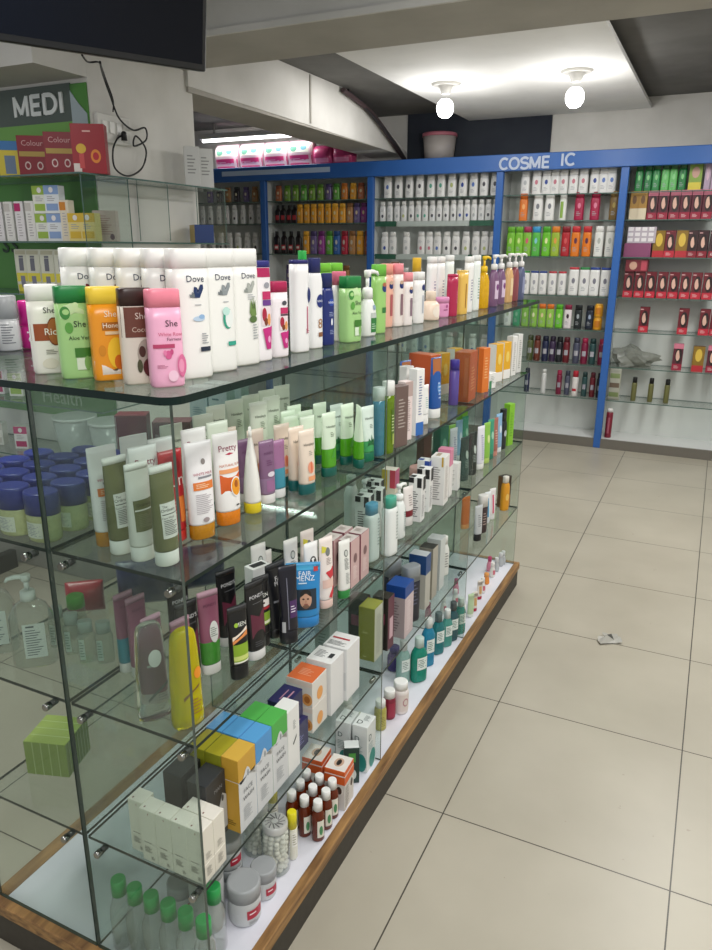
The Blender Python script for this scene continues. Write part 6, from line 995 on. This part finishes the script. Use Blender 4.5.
for nm, c1, c2 in (('magenta', 'E6E2E4', 'B8286A'), ('limew', 'E4E6DC', '9AB84A'), ('bluew', 'E2E6EA', '8AA4D0'), ('plainw', 'E6E4E0', 'C9C4BE'), ('goldw', 'E2D8C4', 'D0862E'), ('yellowc', 'E6D48A', 'D8B43A')): carton('lc_'+nm, .07, .05, .115, c1, dec={'F': [('r', -1, .68, 1, 1, c2), ('e', 0, .84, .3, .1, 'E9E4E4'), ('r', -.8, .1, .8, .35, c2), ('l', -.6, .42, .6, .62, 2, 'A8A4A8')]}); carton('ls_'+nm, .041, .05, .17, c1, dec={'F': [('r', -1, .75, .4, .95, c2), ('l', -.5, .1, .5, .7, 6, 'B4AEB0')]})
for i, (k, px) in enumerate((('ls_magenta', 4), ('ls_plainw', 14.5), ('ls_magenta', 25), ('ls_plainw', 35.5))): L_(k, px, 238, 1.56, 'slim white carton, %s from the left on the second corner shelf' % ORD[i], -70)
for i, (k, px) in enumerate((('lc_limew', 47.5), ('lc_bluew', 59))): L_(k, px, 238, 1.56, 'small white carton with %s panel, lower one of its stack' % ('lime', 'blue')[i], -75); L_(k, px, 238, 1.676, 'small white carton with %s panel, upper one of its stack' % ('lime', 'blue')[i], -75)
L_('ls_goldw', 70, 238, 1.56, 'cream carton with orange panel beside the blue panel stack', -75)
for i, px in enumerate((80, 92)): L_('lc_yellowc', px, 238, 1.56, 'yellow printed carton on the second corner shelf, %s one' % ('left', 'right')[i], -75)
carton('pink_flat', .10, .05, .13, 'D8C0BC', dec={'F': [('l', -.7, .2, .7, .85, 6, 'B08A8A'), ('e', .6, .15, .2, .1, '6A4A5A')]}); carton('blue_flat', .10, .12, .09, '24407E', side='B8A05A', dec={'R': [('e', 0, .6, .6, .2, 'D8C88A')]}); carton('white_pharma', .075, .06, .19, 'DCDCDA', side='E6E6E6', dec={'F': [('l', -.6, .3, .6, .8, 4, '9A9A98')], 'R': [('e', .3, .7, .3, .1, '3E8A74'), ('r', -.2, .1, .3, .5, '6A5A6A'), ('l', -.8, .1, -.3, .8, 5, '9A9A98')]})
item('pink_flat', (-1.985, .965, 1.5606), -62, 'pale pink carton at the corner of the second glass shelf', G); item('blue_flat', (-1.995, 1.665, 1.5606), -40, 'blue carton with yellow side at the far end of the second corner shelf', G); item('white_pharma', (-1.985, 1.60, 1.8306), -50, 'white carton with green mark at the end of the top corner shelf, left', G); item('white_pharma', (-1.975, 1.70, 1.8306), -50, 'white carton with green mark at the end of the top corner shelf, right', G)
packp('blister', .07, .025, .19, 'CFCFC0', [('r', -.85, .0, .85, .45, 'D8CC4A'), ('r', -.3, .1, .3, .38, '7A7A8A'), ('r', -.3, .5, .3, .85, '6A6A76'), ('r', -.8, .88, .8, .97, 'B4B09A')], name='blister_pack')
for i, px in enumerate((26, 37, 51, 65, 80)): L_('blister', px, 290, 1.335, 'yellow blister pack on the third corner shelf, %s from the left' % ORD[i], -70)
for i, (k, px, py, z, lb) in enumerate((('lc_magenta', 4, 415, .83, 'small white and magenta carton seen under the glass top at left'), ('lc_limew', 22, 415, .83, 'small lime panel carton seen under the glass top at left'), ('lc_plainw', 2, 455, .56, 'pale carton low on the corner shelving, left one'), ('lc_magenta', 26, 455, .56, 'magenta panel carton low on the corner shelving, right one'))): L_(k, px, py, z, lb, -70)
# translucent tubs
for i, px in enumerate((80, 118)):
    p = aty((78, 113)[i], 450, .88); t = empty('plastic_tub', (p.x, .88, .5606)); tag(t, 'translucent white tub low on the corner shelving, %s one' % ('left', 'right')[i], 'tub', G)
    link('tub', MB().loft([(0, .075, .075, 2), (.01, .08, .08, 2), (.19, .1, .1, 2)], FROST, seg=28).fix('tub'), t); link('rim', MB().loft([(.185, .104, .104, 2), (.198, .104, .104, 2)], mat('D9DCDA', .4), seg=28).fix('rim'), t); link('foot_ring', MB().loft([(0, .082, .082, 2), (.008, .083, .083, 2)], mat('E2E4E2', .4), seg=28).fix('foot_ring'), t)
# scrap of paper on the floor
p = at(608, 640, 0); mb = MB(); random.seed(4); vs = [(-.045+.03*i+random.uniform(-.006, .006), -.035+.0235*j+random.uniform(-.006, .006), .002+abs(random.gauss(0, .012))) for j in range(4) for i in range(4)]
mb.add(vs, [(j*4+i, j*4+i+1, (j+1)*4+i+1, (j+1)*4+i) for j in range(3) for i in range(3) if not (i == 0 and j == 2)], mat('A8A69E', .45, kind='paper')); mb.add([(v[0], v[1], v[2]+.0006) for v in vs[5:7]+vs[9:11]], [(0, 1, 3, 2)], mat('4A4A46', .5, kind='paper'))
o = link('paper_scrap', mb.mesh('paper_scrap'), None, (p.x, p.y, 0)); o.rotation_euler.z = .5; tag(o, 'crumpled grey paper scrap lying on the floor tiles', 'litter')
build_items()
S.cycles.transparent_max_bounces = 40; S.cycles.max_bounces = 8; S.cycles.caustics_reflective = False; S.cycles.caustics_refractive = False
